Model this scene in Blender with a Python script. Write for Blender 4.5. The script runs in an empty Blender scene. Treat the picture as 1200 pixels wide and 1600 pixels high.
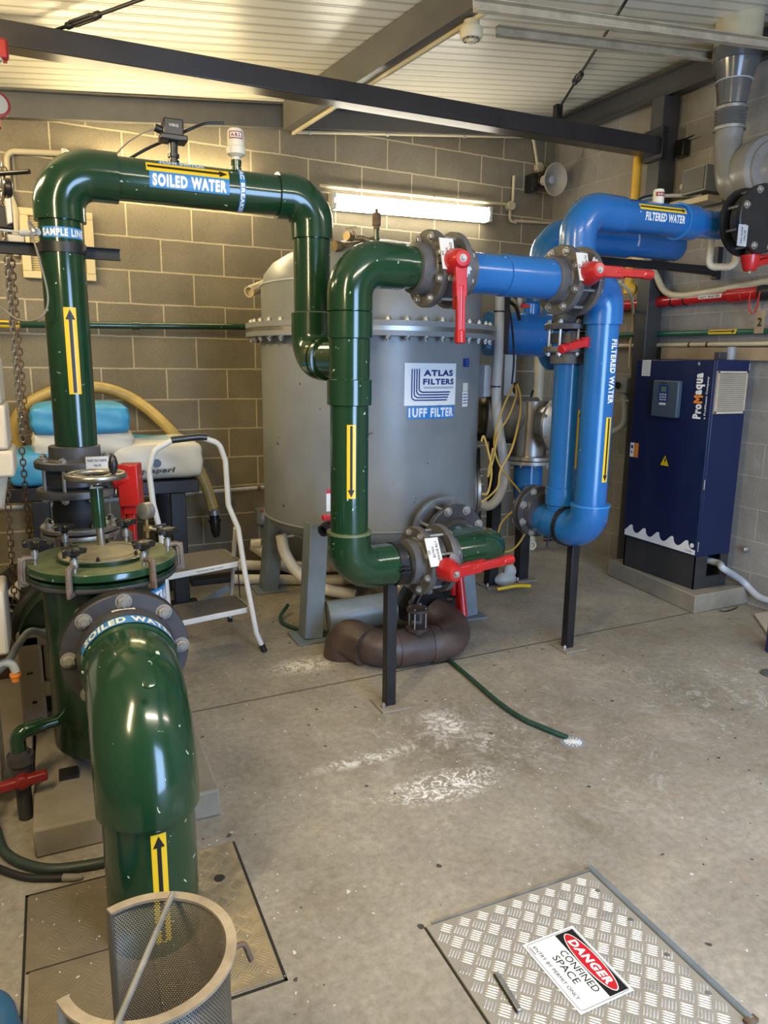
import bpy, bmesh, math, random
from math import sin, cos, pi, atan, tan, radians, sqrt
from mathutils import Vector, Matrix
random.seed(7)
scene = bpy.context.scene
C = scene.collection
V = lambda *a: Vector(a)

# ------------------------------------------------------------------ camera
FPX, PITCH, ROLL, YAW, HCAM = 1140.0, atan(.2035), -0.012, radians(24.3), 1.455
_fw = V(sin(YAW)*cos(PITCH), cos(YAW)*cos(PITCH), -sin(PITCH))
_r = V(cos(YAW), -sin(YAW), 0)
_u = _r.cross(_fw)
CR = _r*cos(ROLL) - _u*sin(ROLL)
CU = _r*sin(ROLL) + _u*cos(ROLL)
CAM = V(0, 0, HCAM)
cd = bpy.data.cameras.new('camera')
cam = bpy.data.objects.new('camera', cd)
C.objects.link(cam)
cam.matrix_world = Matrix(((CR.x, CU.x, -_fw.x, 0), (CR.y, CU.y, -_fw.y, 0), (CR.z, CU.z, -_fw.z, HCAM), (0, 0, 0, 1)))
cd.sensor_fit = 'VERTICAL'
cd.sensor_height = 24.0
cd.lens = 24.0*FPX/1600.0
cd.clip_start = 0.02
scene.camera = cam
def ray(x, y): return _fw + CR*((x-600)/FPX) - CU*((y-800)/FPX)
def aty(x, y, Y): d = ray(x, y); return CAM + d*(Y/d.y)
def atx(x, y, X): d = ray(x, y); return CAM + d*(X/d.x)
def atz(x, y, Z): d = ray(x, y); return CAM + d*((Z-HCAM)/d.z)
def atw(x, y, off=0.0): d = ray(x, y); return CAM + d*((4.97-off)/(d.y-.05*d.x))      # on the back wall, off metres in front
def atr(x, y, off=0.0): d = ray(x, y); return CAM + d*((4.079-off)/(d.x+.056*d.y))    # on the right wall
def yb(x): return 4.97+.05*x
def xr(y): return 4.079-.056*y
def roof(x): return 2.94+.11*x

# ------------------------------------------------------------------ world, lights, exposure
scene.view_settings.view_transform = 'Standard'
scene.view_settings.look = 'None'
scene.view_settings.gamma = 1
scene.view_settings.use_curve_mapping = False
scene.view_settings.exposure = 0.55
w = bpy.data.worlds.new('world'); scene.world = w; w.use_nodes = True
w.node_tree.nodes['Background'].inputs[0].default_value = (.75, .85, 1, 1)
w.node_tree.nodes['Background'].inputs[1].default_value = .5
def area(name, loc, target, sx, sy, power, col):
    l = bpy.data.lights.new(name, 'AREA'); l.shape = 'RECTANGLE'; l.size = sx; l.size_y = sy; l.energy = power; l.color = col
    o = bpy.data.objects.new(name, l); C.objects.link(o); o.location = loc
    o.rotation_euler = (Vector(target)-Vector(loc)).to_track_quat('-Z', 'Y').to_euler()
    return o
area('door_daylight', (1.75, -1.28, 1.2), (3.6, 2.6, .4), 1.6, 2.1, 125, (.40, .62, 1.0))
area('batten_light_left', (-.72, 3.55, 2.42), (1.0, 4.3, 2.3), 1.2, .12, 22, (1, .80, .45))
area('batten_light_entry', (1.1, .45, 2.80), (1.1, .75, 0), 1.25, .12, 34, (1, .88, .70))  # added fill above the viewpoint to brighten the foreground floor, no fixture
area('batten_light_near', (-.75, .9, 2.5), (.8, 2.4, .9), .12, 1.2, 36, (1, .80, .46))  # unseen fill, added to warm the near left side
area('batten_light_far_right', (3.3, .6, 2.9), (3.2, 1.6, 0), 1.2, .12, 15, (1, .90, .78))  # added fill for the right foreground, no known lamp there

# ------------------------------------------------------------------ materials
MATS = {}
def nt(name):
    m = bpy.data.materials.new(name); m.use_nodes = True; t = m.node_tree
    return m, t, t.nodes['Principled BSDF']
def N(t, typ, **kw):
    n = t.nodes.new(typ)
    for k, v in kw.items():
        if k.startswith('i_'): n.inputs[k[2:].replace('_', ' ')].default_value = v
        else: setattr(n, k, v)
    return n
def mix(t, fac, a, b, mode='MIX'):
    n = t.nodes.new('ShaderNodeMix'); n.data_type = 'RGBA'; n.blend_type = mode
    for s, v in ((0, fac), (6, a), (7, b)):
        if hasattr(v, 'links') or isinstance(v, bpy.types.NodeSocket): t.links.new(v, n.inputs[s])
        elif s == 0: n.inputs[0].default_value = v
        else: n.inputs[s].default_value = (*v[:3], 1)
    return n.outputs[2]
def ramp(t, fac, p0, p1, c0=(0, 0, 0), c1=(1, 1, 1)):
    n = t.nodes.new('ShaderNodeValToRGB'); e = n.color_ramp.elements
    e[0].position = p0; e[1].position = p1; e[0].color = (*c0, 1); e[1].color = (*c1, 1)
    t.links.new(fac, n.inputs[0]); return n.outputs[0]
def noise(t, vec, scale, detail=4, rough=.55, dist=0):
    n = N(t, 'ShaderNodeTexNoise'); n.inputs['Scale'].default_value = scale; n.inputs['Detail'].default_value = detail
    n.inputs['Roughness'].default_value = rough; n.inputs['Distortion'].default_value = dist
    t.links.new(vec, n.inputs['Vector']); return n.outputs['Fac']
def pos(t): return t.nodes.new('ShaderNodeNewGeometry').outputs['Position']
def bump(t, b, h, strength, dist=.01):
    n = N(t, 'ShaderNodeBump'); n.inputs['Strength'].default_value = strength; n.inputs['Distance'].default_value = dist
    t.links.new(h, n.inputs['Height']); t.links.new(n.outputs[0], b.inputs['Normal'])
def mat(name, col, rough=.5, metal=0, var=.0, vs=8, bmp=0, bs=60, speck=None, sp=.68, ss=90, coat=0, spec=None, emit=0, trans=0):
    m, t, b = nt(name)
    p = pos(t)
    c = None
    b.inputs['Base Color'].default_value = (*col, 1); b.inputs['Roughness'].default_value = rough; b.inputs['Metallic'].default_value = metal
    b.inputs['Coat Weight'].default_value = coat; b.inputs['Coat Roughness'].default_value = .08
    if spec is not None: b.inputs['Specular IOR Level'].default_value = spec
    if var:
        f = ramp(t, noise(t, p, vs, 6, .65), .3, .72)
        c = mix(t, f, [x*(1-var) for x in col], [min(1, x*(1+var)) for x in col])
        r = t.nodes.new('ShaderNodeMapRange'); t.links.new(f, r.inputs[0]); r.inputs[3].default_value = rough*.85; r.inputs[4].default_value = min(1, rough*1.2)
        t.links.new(r.outputs[0], b.inputs['Roughness'])
    if speck:
        f = ramp(t, noise(t, p, ss, 2, .5, .6), sp, sp+.02)
        c = mix(t, f, c if c is not None else col, speck)
    if c is not None: t.links.new(c, b.inputs['Base Color'])
    if bmp: bump(t, b, noise(t, p, bs, 5), bmp, .004)
    if emit:
        b.inputs['Emission Color'].default_value = (*col, 1); b.inputs['Emission Strength'].default_value = emit
    if trans: b.inputs['Transmission Weight'].default_value = trans
    MATS[name] = m
    return m
M = MATS
mat('green_pvc', (.009, .040, .016), .17, var=.12, vs=5, speck=(.55, .6, .5), sp=.73, ss=42, coat=.35)
mat('green_dusty', (.10, .125, .055), .5, var=.55, vs=11, bmp=.1)
mat('green_pot', (.006, .028, .012), .28, var=.25, vs=6, coat=.2)
mat('green_pipe', (.02, .10, .055), .3, var=.1)
mat('blue_pvc', (.013, .120, .345), .25, var=.10, vs=4, speck=(.5, .6, .75), sp=.76, ss=40, coat=.3)
mat('blue_cap', (.03, .10, .2), .4, var=.2)
mat('grey_pvc', (.088, .084, .082), .42, var=.25, vs=16)
mat('dark_pvc', (.042, .040, .044), .40, var=.2, vs=16)
mat('black_pvc', (.012, .012, .013), .4, var=.3, vs=10)
mat('brown_pvc', (.070, .045, .036), .45, var=.4, vs=9, bmp=.05)
mat('red_plastic', (.43, .012, .012), .3, var=.12, coat=.2)
mat('dark_red', (.22, .012, .012), .4, var=.2)
mat('red_pipe', (.42, .012, .014), .25, var=.15, coat=.3)
mat('steel_black', (.014, .013, .014), .42, var=.3, vs=8, spec=.4)
mat('steel_beam', (.105, .100, .092), .45, var=.18, vs=5)
mat('steel_dark_beam', (.024, .021, .022), .30, var=.15, vs=5)
mat('steel_light', (.46, .38, .26), .5, metal=.0, var=.28, vs=7)
mat('tank_grey', (.205, .212, .210), .36, var=.12, vs=3, speck=(.03, .03, .03), sp=.72, ss=15)
mat('steel_grey_paint', (.15, .18, .20), .4, var=.2, vs=6)
mat('zinc', (.40, .39, .37), .42, metal=.8, var=.2, vs=30)
mat('stainless', (.38, .36, .33), .36, metal=.95, var=.15, vs=8)
mat('alu_worn', (.42, .41, .37), .42, metal=.7, var=.3, vs=12)
mat('brass', (.32, .24, .12), .4, metal=.8, var=.3, vs=30)
mat('rusty', (.16, .10, .06), .7, metal=.3, var=.5, vs=30)
mat('white_paint', (.62, .60, .54), .35, var=.08)
mat('white_pvc', (.66, .60, .47), .35, var=.12, vs=5)
mat('cream_pvc', (.56, .47, .29), .45, var=.15)
mat('vent_cream', (.62, .50, .26), .5)
mat('conduit_cream', (.50, .43, .28), .45, var=.1)
mat('conduit_grey', (.42, .44, .46), .45, var=.1)
mat('grey_plastic', (.25, .26, .26), .45, var=.1)
mat('panel_grey', (.50, .49, .44), .5, var=.1, vs=3)
mat('mid_panel', (.10, .095, .085), .5, var=.2)
mat('black_plastic', (.012, .012, .012), .3)
mat('rubber', (.010, .010, .010), .6)
mat('yellow_cable', (.42, .27, .05), .5)
mat('yellow_pipe', (.62, .34, .02), .4, var=.1)
mat('hose_tan', (.42, .30, .09), .4, var=.25, vs=6)
mat('hose_green', (.012, .05, .035), .5, var=.4, vs=40)
mat('hose_dark', (.03, .045, .035), .5, var=.2)
mat('bag_blue', (.05, .30, .55), .42, var=.15, vs=9, bmp=.6, bs=9)
mat('bag_white', (.60, .58, .50), .45, var=.06, vs=9, bmp=.5, bs=10)
mat('cabinet_blue', (.006, .013, .055), .38, var=.08)
mat('cabinet_dark', (.030, .029, .030), .55, var=.1)
mat('sticker_blue', (.03, .20, .50), .35)
mat('sticker_white', (.75, .75, .73), .4)
mat('sticker_paper', (.62, .60, .54), .55)
mat('sticker_yellow', (.78, .50, .015), .38)
mat('sticker_black', (.008, .008, .008), .45)
mat('sticker_red', (.52, .012, .02), .4)
mat('sticker_orange', (.72, .22, .03), .45)
mat('ink_navy', (.012, .03, .16), .4)
mat('lcd_green', (.10, .16, .08), .3)
mat('pod_grey', (.055, .075, .10), .45)
mat('floor_white', (.7, .7, .68), .9)
mat('fan_grey', (.20, .19, .17), .32, var=.12, vs=6)
mat('reducer_grey', (.10, .10, .095), .22, var=.1, vs=6, coat=.3)
mat('clamp_metal', (.17, .13, .10), .5, metal=.3, var=.35, vs=30)
mat('steel_mid', (.050, .047, .045), .38, var=.15, vs=5)
mat('basket_rim', (.36, .30, .22), .5, metal=.3, var=.3, vs=14)
mat('glass', (.75, .72, .66), .08, trans=.0, spec=.6)
mat('rope_grey', (.22, .2, .17), .7)
mat('tan_tread', (.28, .23, .18), .6, var=.1)
mat('step_mat', (.12, .105, .085), .85, var=.3, vs=60, bmp=.3, bs=200)
mat('plinth', (.24, .21, .16), .9, var=.2, vs=8, bmp=.4, bs=30)
mat('timber', (.30, .22, .13), .65, var=.2, vs=6)
mat('cream_box', (.46, .40, .30), .55, var=.12, vs=4)
mat('dirt_white', (.6, .58, .5), .9)
mat('tan_dusty', (.20, .18, .11), .45, var=.4, vs=14)
def bag_print():
    m, t, b = nt('bag_print'); p = pos(t); s = t.nodes.new('ShaderNodeSeparateXYZ'); t.links.new(p, s.inputs[0])
    def lt(a, v, op='LESS_THAN'):
        n = N(t, 'ShaderNodeMath', operation=op); t.links.new(a, n.inputs[0]); n.inputs[1].default_value = v; return n.outputs[0]
    top = lt(s.outputs[2], 1.018, 'GREATER_THAN'); far = lt(s.outputs[1], 4.40, 'GREATER_THAN')
    y = N(t, 'ShaderNodeMath', operation='MULTIPLY'); t.links.new(s.outputs[1], y.inputs[0]); y.inputs[1].default_value = 60
    fr = N(t, 'ShaderNodeMath', operation='FRACT'); t.links.new(y.outputs[0], fr.inputs[0]); st = lt(fr.outputs[0], .5)
    f = N(t, 'ShaderNodeMath', operation='MAXIMUM'); t.links.new(st, f.inputs[0]); t.links.new(far, f.inputs[1])
    g = N(t, 'ShaderNodeMath', operation='MULTIPLY'); t.links.new(f.outputs[0], g.inputs[0]); t.links.new(top, g.inputs[1])
    x = lt(s.outputs[0], .60); h = N(t, 'ShaderNodeMath', operation='MULTIPLY'); t.links.new(g.outputs[0], h.inputs[0]); t.links.new(x, h.inputs[1])
    t.links.new(mix(t, h.outputs[0], (.60, .58, .50), (.07, .33, .55)), b.inputs['Base Color']); b.inputs['Roughness'].default_value = .42
    bump(t, b, noise(t, p, 10, 5), .5, .004); M['bag_print'] = m
bag_print()
def glass_mat():
    m, t, b = nt('clear_plastic')
    b.inputs['Base Color'].default_value = (.9, .88, .82, 1); b.inputs['Roughness'].default_value = .06
    b.inputs['Transmission Weight'].default_value = .97; b.inputs['IOR'].default_value = 1.05
    M['clear_plastic'] = m
glass_mat()
def diffuser_mat(key, ec, es):
    m, t, b = nt('batten_'+key)
    b.inputs['Base Color'].default_value = (.9, .88, .8, 1); b.inputs['Roughness'].default_value = .3
    b.inputs['Emission Color'].default_value = (*ec, 1); b.inputs['Emission Strength'].default_value = es
    M[key] = m
diffuser_mat('diffuser', (1, .93, .76), 16)
diffuser_mat('diffuser_warm', (1, .82, .46), 22)
def blocks(name, ax, ph, c1, c2, mortar, stain=None):
    m, t, b = nt(name)
    p = pos(t)
    s = t.nodes.new('ShaderNodeSeparateXYZ'); t.links.new(p, s.inputs[0])
    c = t.nodes.new('ShaderNodeCombineXYZ')
    ad = N(t, 'ShaderNodeMath', operation='ADD'); t.links.new(s.outputs[ax], ad.inputs[0]); ad.inputs[1].default_value = ph[0]
    az = N(t, 'ShaderNodeMath', operation='ADD'); t.links.new(s.outputs[2], az.inputs[0]); az.inputs[1].default_value = ph[1]
    # slightly wandering joints
    nz = N(t, 'ShaderNodeTexNoise'); nz.inputs['Scale'].default_value = 9; t.links.new(p, nz.inputs['Vector'])
    w1 = N(t, 'ShaderNodeMath', operation='MULTIPLY_ADD'); t.links.new(nz.outputs['Fac'], w1.inputs[0]); w1.inputs[1].default_value = .010; t.links.new(az.outputs[0], w1.inputs[2])
    t.links.new(ad.outputs[0], c.inputs[0]); t.links.new(w1.outputs[0], c.inputs[1])
    br = t.nodes.new('ShaderNodeTexBrick'); t.links.new(c.outputs[0], br.inputs['Vector'])
    br.offset = .5; br.inputs['Scale'].default_value = 1; br.inputs['Mortar Size'].default_value = .0055; br.inputs['Mortar Smooth'].default_value = .25
    br.inputs['Brick Width'].default_value = .4; br.inputs['Row Height'].default_value = .2; br.inputs['Bias'].default_value = 0
    br.inputs['Color1'].default_value = (*c1, 1); br.inputs['Color2'].default_value = (*c2, 1); br.inputs['Mortar'].default_value = (*mortar, 1)
    fine = noise(t, p, 130, 5, .7); mid = noise(t, p, 4, 5, .6)
    col = mix(t, .55, br.outputs['Color'], ramp(t, fine, .3, .7, (.55, .55, .55), (1.25, 1.25, 1.25)), 'MULTIPLY')
    col = mix(t, .5, col, ramp(t, mid, .3, .7, (.72, .70, .68), (1.2, 1.2, 1.2)), 'MULTIPLY')
    if stain: 
        f = ramp(t, noise(t, p, 2.3, 6, .7, 1.2), .55, .75)
        col = mix(t, f, col, stain)
    t.links.new(col, b.inputs['Base Color']); b.inputs['Roughness'].default_value = .92
    h = mix(t, .35, br.outputs['Fac'], fine)
    bump(t, b, h, .55, .006)
    M[name] = m
blocks('block_wall_back', 0, (.31-.2, -.010+.2-.0), (.235, .200, .135), (.195, .165, .112), (.50, .42, .27))
blocks('block_wall_right', 1, (.13, .195), (.29, .265, .225), (.25, .228, .195), (.36, .33, .27), stain=(.33, .31, .28))
blocks('block_wall_other', 1, (.0, .195), (.27, .24, .18), (.24, .21, .16), (.42, .36, .26))
def floor_mat():
    m, t, b = nt('concrete_floor'); p = pos(t)
    base = mix(t, ramp(t, noise(t, p, 1.6, 8, .62, .4), .36, .66), (.195, .168, .126), (.370, .332, .268))
    base = mix(t, ramp(t, noise(t, p, 7, 9, .72, .8), .42, .64), base, (.27, .245, .205))
    base = mix(t, .6, base, ramp(t, noise(t, p, 38, 8, .75), .34, .68, (.62, .60, .57), (1.35, 1.35, 1.33)), 'MULTIPLY')
    # rusty-brown patches
    base = mix(t, ramp(t, noise(t, p, 3.1, 5, .6, .5), .60, .74, (0, 0, 0), (.55, .55, .55)), base, (.26, .195, .135))
    # dark pits
    base = mix(t, ramp(t, noise(t, p, 26, 1, .3), .765, .775), base, (.05, .045, .04))
    base = mix(t, ramp(t, noise(t, p, 60, 1, .3, .4), .775, .785), base, (.55, .54, .5))
    # lime deposit round the drain outlet: own shape on the slab
    def blob(cx, cy, rx, ry, sc, lo, hi, col, base, amt):
        vm = N(t, 'ShaderNodeVectorMath', operation='SUBTRACT'); t.links.new(p, vm.inputs[0]); vm.inputs[1].default_value = (cx, cy, 0)
        v2 = N(t, 'ShaderNodeVectorMath', operation='MULTIPLY'); t.links.new(vm.outputs[0], v2.inputs[0]); v2.inputs[1].default_value = (1/rx, 1/ry, 0)
        ln = N(t, 'ShaderNodeVectorMath', operation='LENGTH'); t.links.new(v2.outputs[0], ln.inputs[0])
        d = ramp(t, ln.outputs['Value'], .0, 1.0, (1, 1, 1), (0, 0, 0))
        n = ramp(t, noise(t, p, sc, 8, .78, 2.2), lo, hi)
        f = mix(t, 1, d, n, 'MULTIPLY'); f = mix(t, 1, f, (amt, amt, amt), 'MULTIPLY')
        return mix(t, f, base, col)
    base = blob(1.35, 2.32, .52, .42, 5, .53, .66, (.60, .585, .55), base, .9)
    base = blob(1.17, 2.03, .26, .11, 22, .50, .57, (.80, .79, .76), base, 2.2)
    base = blob(1.38, 2.42, .12, .16, 12, .46, .58, (.70, .69, .66), base, 1.6)
    base = blob(.98, 2.30, .26, .05, 14, .48, .58, (.68, .67, .63), base, 1.6)
    base = blob(1.52, 2.22, .22, .20, 11, .54, .64, (.62, .61, .58), base, 1.3)
    base = blob(2.3, 2.1, 1.3, .9, 4, .56, .62, (.46, .45, .43), base, .8)
    base = blob(2.6, 1.8, 1.2, .7, 30, .60, .66, (.50, .49, .47), base, .9)
    base = blob(1.75, 1.35, .35, .25, 5, .50, .66, (.30, .215, .15), base, .8)
    base = blob(1.05, 3.22, .26, .12, 16, .44, .56, (.66, .62, .52), base, 1.5)
    base = blob(3.0, 2.2, .9, .5, 9, .55, .62, (.50, .49, .47), base, 1.0)
    # construction joint
    s = t.nodes.new('ShaderNodeSeparateXYZ'); t.links.new(p, s.inputs[0])
    a = N(t, 'ShaderNodeMath', operation='MULTIPLY_ADD'); t.links.new(s.outputs[0], a.inputs[0]); a.inputs[1].default_value = -.045; t.links.new(s.outputs[1], a.inputs[2])
    a2 = N(t, 'ShaderNodeMath', operation='SUBTRACT'); t.links.new(a.outputs[0], a2.inputs[0]); a2.inputs[1].default_value = 2.912
    a3 = N(t, 'ShaderNodeMath', operation='ABSOLUTE'); t.links.new(a2.outputs[0], a3.inputs[0])
    j = ramp(t, a3.outputs[0], .0035, .0065, (1, 1, 1), (0, 0, 0))
    base = mix(t, j, base, (.07, .062, .05))
    t.links.new(base, b.inputs['Base Color'])
    rg = ramp(t, noise(t, p, 5, 6), .3, .7, (.50, .50, .50), (.82, .82, .82)); t.links.new(rg, b.inputs['Roughness'])
    bump(t, b, noise(t, p, 55, 6, .7), .18, .004)
    M['floor'] = m
floor_mat()
def ceiling_mat():
    m, t, b = nt('ribbed_roof_panel'); p = pos(t)
    wv = N(t, 'ShaderNodeTexWave', wave_type='BANDS', bands_direction='Y', wave_profile='SIN'); wv.inputs['Scale'].default_value = 1/.045/ (2*pi) * 1.0 *.98
    t.links.new(p, wv.inputs['Vector'])
    r = ramp(t, wv.outputs['Fac'], .78, .97, (0, 0, 0), (1, 1, 1))
    col = mix(t, r, (.74, .69, .56), (.50, .46, .36))
    t.links.new(col, b.inputs['Base Color']); b.inputs['Roughness'].default_value = .33
    bump(t, b, r, .5, .004)
    M['ceiling'] = m
ceiling_mat()
def mesh_mat():
    m, t, b = nt('perforated_steel')
    b.inputs['Base Color'].default_value = (.15, .13, .10, 1); b.inputs['Metallic'].default_value = .3; b.inputs['Roughness'].default_value = .4
    uv = t.nodes.new('ShaderNodeUVMap'); uv.uv_map = 'UVMap'
    s = t.nodes.new('ShaderNodeSeparateXYZ'); t.links.new(uv.outputs[0], s.inputs[0])
    def mth(op, a, b_=None):
        n = N(t, 'ShaderNodeMath', operation=op)
        for i, x in enumerate((a, b_)):
            if x is None: continue
            if isinstance(x, (int, float)): n.inputs[i].default_value = x
            else: t.links.new(x, n.inputs[i])
        return n.outputs[0]
    P = .0046
    v = mth('DIVIDE', s.outputs[1], P); row = mth('FLOOR', v)
    off = mth('MULTIPLY', mth('MODULO', row, 2), .5)
    u = mth('ADD', mth('DIVIDE', s.outputs[0], P*1.15), off)
    fu = mth('SUBTRACT', mth('FRACT', u), .5); fv = mth('SUBTRACT', mth('FRACT', v), .5)
    d = mth('SQRT', mth('ADD', mth('MULTIPLY', fu, fu), mth('MULTIPLY', fv, fv)))
    hole = mth('LESS_THAN', d, .36)
    tr = t.nodes.new('ShaderNodeBsdfTransparent'); mx = t.nodes.new('ShaderNodeMixShader')
    t.links.new(hole, mx.inputs[0]); t.links.new(b.outputs[0], mx.inputs[1]); t.links.new(tr.outputs[0], mx.inputs[2])
    t.links.new(mx.outputs[0], t.nodes['Material Output'].inputs[0])
    M['perforated'] = m
mesh_mat()

# ------------------------------------------------------------------ mesh helpers
def perp(a):
    a = Vector(a).normalized(); r = V(0, 0, 1) if abs(a.z) < .9 else V(1, 0, 0)
    x = a.cross(r).normalized(); return x, a.cross(x).normalized()
class MB:
    def __init__(s): s.v = []; s.f = []; s.m = []
    def add(s, vs, fs, m=0):
        o = len(s.v); s.v += [Vector(x) for x in vs]; s.f += [tuple(i+o for i in f) for f in fs]; s.m += [m]*len(fs); return s
    def tube(s, path, r, n=20, caps=True, m=0, closed=False):
        path = [Vector(p) for p in path]; k = len(path)
        rs = r if isinstance(r, (list, tuple)) else [r]*k
        T = []
        for i in range(k):
            if closed: d = path[(i+1) % k]-path[i-1]
            else: d = path[min(i+1, k-1)]-path[max(i-1, 0)]
            T.append(d.normalized() if d.length > 1e-9 else (T[-1] if T else V(0, 0, 1)))
        x, _ = perp(T[0]); vs = []
        for i in range(k):
            x = (x - T[i]*x.dot(T[i])).normalized(); y = T[i].cross(x)
            for j in range(n):
                a = 2*pi*j/n; vs.append(path[i]+x*(rs[i]*cos(a))+y*(rs[i]*sin(a)))
        fs = []
        for i in range(k if closed else k-1):
            i2 = (i+1) % k
            for j in range(n): fs.append((i*n+j, i*n+(j+1) % n, i2*n+(j+1) % n, i2*n+j))
        if caps and not closed: fs += [tuple(reversed(range(n))), tuple((k-1)*n+j for j in range(n))]
        return s.add(vs, fs, m)
    def lathe(s, o, ax, prof, n=32, m=0, a0=0, a1=2*pi, ref=None):
        o = Vector(o); ax = Vector(ax).normalized()
        if ref is None: x, y = perp(ax)
        else: x = (Vector(ref)-ax*ax.dot(Vector(ref))).normalized(); y = ax.cross(x)
        full = abs(a1-a0-2*pi) < 1e-6; cnt = n if full else n+1
        vs = []
        for h, r in prof:
            for j in range(cnt):
                a = a0+(a1-a0)*j/n; vs.append(o+ax*h+x*(r*cos(a))+y*(r*sin(a)))
        fs = []
        for i in range(len(prof)-1):
            for j in range(n):
                j2 = (j+1) % cnt if full else j+1
                fs.append((i*cnt+j, i*cnt+j2, (i+1)*cnt+j2, (i+1)*cnt+j))
        if full:
            if prof[0][1] > 1e-6: fs.append(tuple(reversed(range(cnt))))
            if prof[-1][1] > 1e-6: fs.append(tuple((len(prof)-1)*cnt+j for j in range(cnt)))
        return s.add(vs, fs, m)
    def cyl(s, p, q, r, n=20, m=0):
        p = Vector(p); q = Vector(q); d = q-p
        return s.lathe(p, d, [(0, r), (d.length, r)], n, m)
    def ring(s, o, ax, ro, ri, h, n=40, m=0):
        return s.lathe(o, ax, [(0, ri), (0, ro), (h, ro), (h, ri), (0, ri)], n, m)
    def box(s, c, size, X=(1, 0, 0), Y=(0, 1, 0), Z=(0, 0, 1), m=0):
        c = Vector(c); X = Vector(X).normalized()*size[0]/2; Y = Vector(Y).normalized()*size[1]/2; Z = Vector(Z).normalized()*size[2]/2
        vs = [c+X*i+Y*j+Z*k for k in (-1, 1) for j in (-1, 1) for i in (-1, 1)]
        return s.add(vs, [(0, 2, 3, 1), (4, 5, 7, 6), (0, 1, 5, 4), (2, 6, 7, 3), (0, 4, 6, 2), (1, 3, 7, 5)], m)
    def bb(s, a, b, m=0):
        a = Vector(a); b = Vector(b); d = b-a
        return s.box((a+b)/2, (abs(d.x), abs(d.y), abs(d.z)), m=m)
    def bar(s, p, q, w, d, side=(0, 0, 1), m=0):
        p = Vector(p); q = Vector(q); a = (q-p).normalized(); x = (Vector(side)-a*a.dot(Vector(side))).normalized(); y = a.cross(x)
        return s.box((p+q)/2, (w, d, (q-p).length), y, x, a, m)
    def prism(s, poly, o, ux, uy, th, m=0):
        o = Vector(o); ux = Vector(ux).normalized(); uy = Vector(uy).normalized(); n = ux.cross(uy)*th; k = len(poly)
        vs = [o+ux*a+uy*b for a, b in poly]+[o+ux*a+uy*b+n for a, b in poly]
        return s.add(vs, [tuple(reversed(range(k))), tuple(range(k, 2*k))]+[(i, (i+1) % k, k+(i+1) % k, k+i) for i in range(k)], m)
    def sphere(s, c, r, n=16, k=10, sc=(1, 1, 1), m=0):
        vs = []; fs = []
        for i in range(1, k):
            for j in range(n):
                a = pi*i/k; b_ = 2*pi*j/n; vs.append(Vector(c)+V(r*sc[0]*sin(a)*cos(b_), r*sc[1]*sin(a)*sin(b_), r*sc[2]*cos(a)))
        top = len(vs); vs.append(Vector(c)+V(0, 0, r*sc[2])); vs.append(Vector(c)-V(0, 0, r*sc[2]))
        for i in range(k-2):
            for j in range(n): fs.append((i*n+j, (i+1)*n+j, (i+1)*n+(j+1) % n, i*n+(j+1) % n))
        for j in range(n): fs.append((top, j, (j+1) % n)); fs.append((top+1, (k-2)*n+(j+1) % n, (k-2)*n+j))
        return s.add(vs, fs, m)
def worigin(o):
    p = V(0, 0, 0)
    while o is not None: p = p+Vector(o.location); o = o.parent
    return p
def build(name, mb, mat_, parent=None, bevel=0, smooth=True, label=None, ang=38):
    org = worigin(parent) if parent is not None else V(0, 0, 0)
    me = bpy.data.meshes.new(name)
    me.from_pydata([v-org for v in mb.v], [], mb.f)
    ms = mat_ if isinstance(mat_, (list, tuple)) else [mat_]
    for x in ms: me.materials.append(M[x])
    if len(ms) > 1: me.polygons.foreach_set('material_index', mb.m)
    bm = bmesh.new(); bm.from_mesh(me); bmesh.ops.recalc_face_normals(bm, faces=bm.faces); bm.to_mesh(me); bm.free()
    if smooth:
        me.polygons.foreach_set('use_smooth', [True]*len(me.polygons)); me.set_sharp_from_angle(angle=radians(ang))
    me.update()
    o = bpy.data.objects.new(name, me); C.objects.link(o); o.parent = parent
    if bevel:
        b = o.modifiers.new('bevel', 'BEVEL'); b.width = bevel; b.segments = 2; b.limit_method = 'ANGLE'; b.angle_limit = radians(50)
    if label: o['label'] = label
    return o
def thing(name, label, cat, loc=(0, 0, 0), group=None):
    o = bpy.data.objects.new(name, None); C.objects.link(o); o.location = loc; o.empty_display_size = .05
    o['label'] = label; o['category'] = cat
    if group: o['group'] = group
    return o
def single(name, label, cat, mb, mat_, group=None, bevel=0, loc=None, kind=None):
    """a thing that is one mesh; its origin goes to the lowest middle point"""
    xs = [v.x for v in mb.v]; ys = [v.y for v in mb.v]; zs = [v.z for v in mb.v]
    loc = loc or V((min(xs)+max(xs))/2, (min(ys)+max(ys))/2, min(zs))
    for v in mb.v: v -= Vector(loc)
    o = build(name, mb, mat_, None, bevel); o.location = loc
    o['label'] = label; o['category'] = cat
    if group: o['group'] = group
    if kind: o['kind'] = kind
    return o
def struct(name, mb, mat_, label, cat):
    o = build(name, mb, mat_, None, 0, smooth=False); o['kind'] = 'structure'; o['label'] = label; o['category'] = cat; return o
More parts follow.
